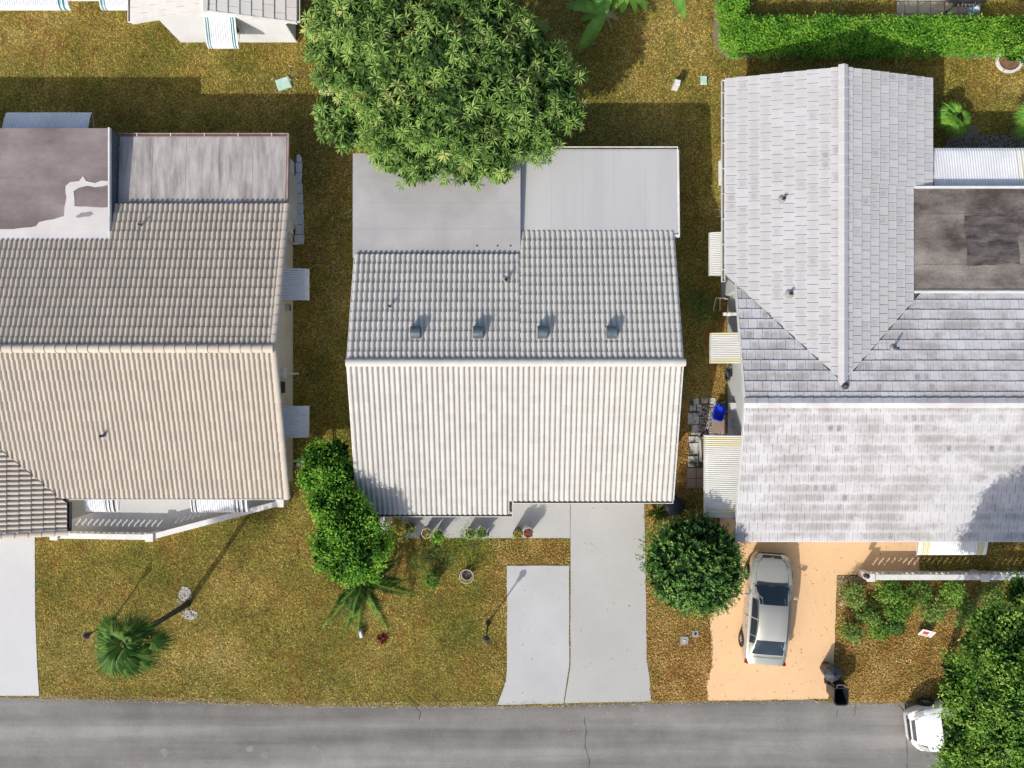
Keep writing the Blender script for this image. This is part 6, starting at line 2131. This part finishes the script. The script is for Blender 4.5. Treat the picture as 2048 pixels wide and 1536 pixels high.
pebbles('white_pebbles', [(disc(371, 1187, 13, 14), 260), (disc(381, 1229, 15, 10), 200), (disc(360, 1205, 10, 10), 30)], 'pebble', 'white pebbles heaped round the foot of the tall fan palm')
pebbles('gravel', [(P_gravel, 900), (pxpoly([(1674, 1152), (1730, 1152), (1715, 1200), (1676, 1215)]), 420), (pxpoly([(1900, 1205), (1960, 1195), (1970, 1235), (1915, 1245)]), 200)], 'pebble', 'pale gravel in the side bed and by the pierced garden wall', .035)
pebbles('shade_gravel', [(pxpoly([(1900, 270), (2048, 270), (2048, 297), (1885, 297)]), 900), (disc(1945, 262, 16, 12), 120)], 'pebble_dark', 'grey gravel strip along the white carport awning', .035)


def flakes(name, polys, mat, label, ln=.06, wd=.03, z=.012, lift=.03):
    Q = np.concatenate([scatter_poly(p, n) for p, n in polys])
    n = len(Q)
    a = rng.uniform(0, 6.28, n)
    D = np.stack([np.cos(a), np.sin(a), rng.uniform(-.3, .5, n)], 1)
    N = unit(rng.normal(size=(n, 3)) * .45 + np.array([0, 0, 1.0]))
    P = np.concatenate([Q, z + rng.uniform(0, lift, (n, 1))], 1)
    V_, Fc, ti = leaves(P, D, N, ln * rng.uniform(.6, 1.3, n), wd * rng.uniform(.6, 1.3, n), rng.uniform(0, 1, n), 0, .5)
    return stuff_obj(name, V_, Fc, ti, mat, label)


LIT = [(pxpoly([(1291, 1005), (1330, 1005), (1440, 1030), (1424, 1180), (1421, 1230), (1425, 1330), (1413, 1370), (1416, 1402), (1302, 1402), (1294, 1320)]), 13000),
       (pxpoly([(1340, 1290), (1424, 1260), (1425, 1330), (1413, 1370), (1416, 1402), (1302, 1402)]), 6000),
       (pxpoly([(1674, 1152), (1990, 1152), (1990, 1280), (1900, 1330), (1850, 1400), (1700, 1402), (1665, 1395), (1672, 1290)]), 24000),
       (pxpoly([(1400, 640), (1448, 640), (1448, 800), (1420, 790)]), 2600), (pxpoly([(1352, 800), (1376, 800), (1376, 1000), (1352, 1000)]), 3000),
       (pxpoly([(1440, 570), (1452, 570), (1452, 665), (1440, 665)]), 500), (pxpoly([(980, 1080), (1138, 1080), (1138, 1128), (1000, 1128)]), 1600), (pxpoly([(965, 1130), (1012, 1130), (1012, 1350), (990, 1400), (965, 1330)]), 900)]
flakes('leaf_litter', LIT, 'leaf_litter', 'orange brown leaf litter between the driveways and round the shrubs', .065, .034)
edge_strip = [W(x_, y_ - 8).xy[:] for x_, y_ in road_edge[2:11]] + [W(x_, y_ + 5).xy[:] for x_, y_ in road_edge[2:11]][::-1]
flakes('verge_straw', [(edge_strip, 9000), ([W(x_, y_ - 5).xy[:] for x_, y_ in road_edge[10:18]] + [W(x_, y_ + 6).xy[:] for x_, y_ in road_edge[10:18]][::-1], 2600)], 'leaf_straw', 'pale straw and grit along the ragged edge of the road', .05, .026, .012, .02)
flakes('fallen_leaves', [(pxpoly([(612, 210), (706, 210), (706, 620), (640, 620), (600, 500), (606, 300)]), 260), (pxpoly([(430, 190), (640, 110), (640, 260), (450, 250)]), 130), (pxpoly([(590, 500), (690, 500), (690, 850), (620, 850)]), 40)],
       'leaf_dead', 'long dry mango leaves fallen on the grass', .24, .045, .035, .03)
flakes('driveway_specks', [(P_peach, 420), (P_drive, 40), (P_slab, 25), (road_poly, 160)], 'leaf_litter', 'dark leaf crumbs on the driveways and road', .06, .035, .036, .004)

FOOT = [P_slab, P_drive, P_walk, P_left, P_peach, P_porch, road_poly, P_mulch1, P_gravel,
        [(x0 + .4, -3.9), (x1 - .4, -3.9), (x1 - .4, 8.5), (x0 + .4, 8.5)], [(-26, -5.2), (-9.1, -3.9), (-9.1, 9.0), (-26, 9.0)], [(8.7, -5.4), (24, -5.4), (24, 7.0), (15.4, 7.0), (15.4, 11.2), (8.7, 11.2)],
        [(-13.6, 14.2), (-9, 14.2), (-9, 20), (-13.6, 20)], pxpoly([(1790, -40), (1962, -40), (1962, 52), (1790, 52)]), pxpoly([(588, 308), (606, 308), (608, 490), (588, 490)]), pxpoly([(1373, 796), (1456, 796), (1456, 976), (1373, 976)]),
        pxpoly([(1880, 268), (2060, 268), (2060, 300), (1880, 300)]), disc(568, 168, 15, 13), disc(1407, 161, 8, 10), disc(668, 182, 22, 18)]


def grass(n):
    Q = rng.uniform((-22.0, -14.2), (22.0, 16.6), size=(n, 2))
    keep = np.ones(n, bool)
    for p in FOOT:
        keep &= ~inside(Q, p)
    for p, _ in LIT[:3]:
        keep &= ~(inside(Q, p) & (rng.uniform(size=n) < .55))
    Q = Q[keep]
    n = len(Q)
    a = rng.uniform(0, 6.28, n)
    L_ = rng.uniform(.04, .10, n)
    hz = rng.uniform(.015, .055, n)
    wv = rng.uniform(.010, .022, n)
    dx, dy = np.cos(a), np.sin(a)
    z0 = np.zeros(n)
    b0 = np.stack([Q[:, 0] - dy * wv, Q[:, 1] + dx * wv, z0], 1)
    b1 = np.stack([Q[:, 0] + dy * wv, Q[:, 1] - dx * wv, z0], 1)
    tp_ = np.stack([Q[:, 0] + dx * L_, Q[:, 1] + dy * L_, hz], 1)
    V_ = np.stack([b1, tp_, b0], 1).reshape(-1, 3)
    Fc = np.arange(n * 3).reshape(-1, 3)
    return stuff_obj('grass', V_, Fc, np.repeat(rng.uniform(0, 1, n), 3), 'blades', 'dry yellow and olive grass covering the lawns')


grass(1250000)
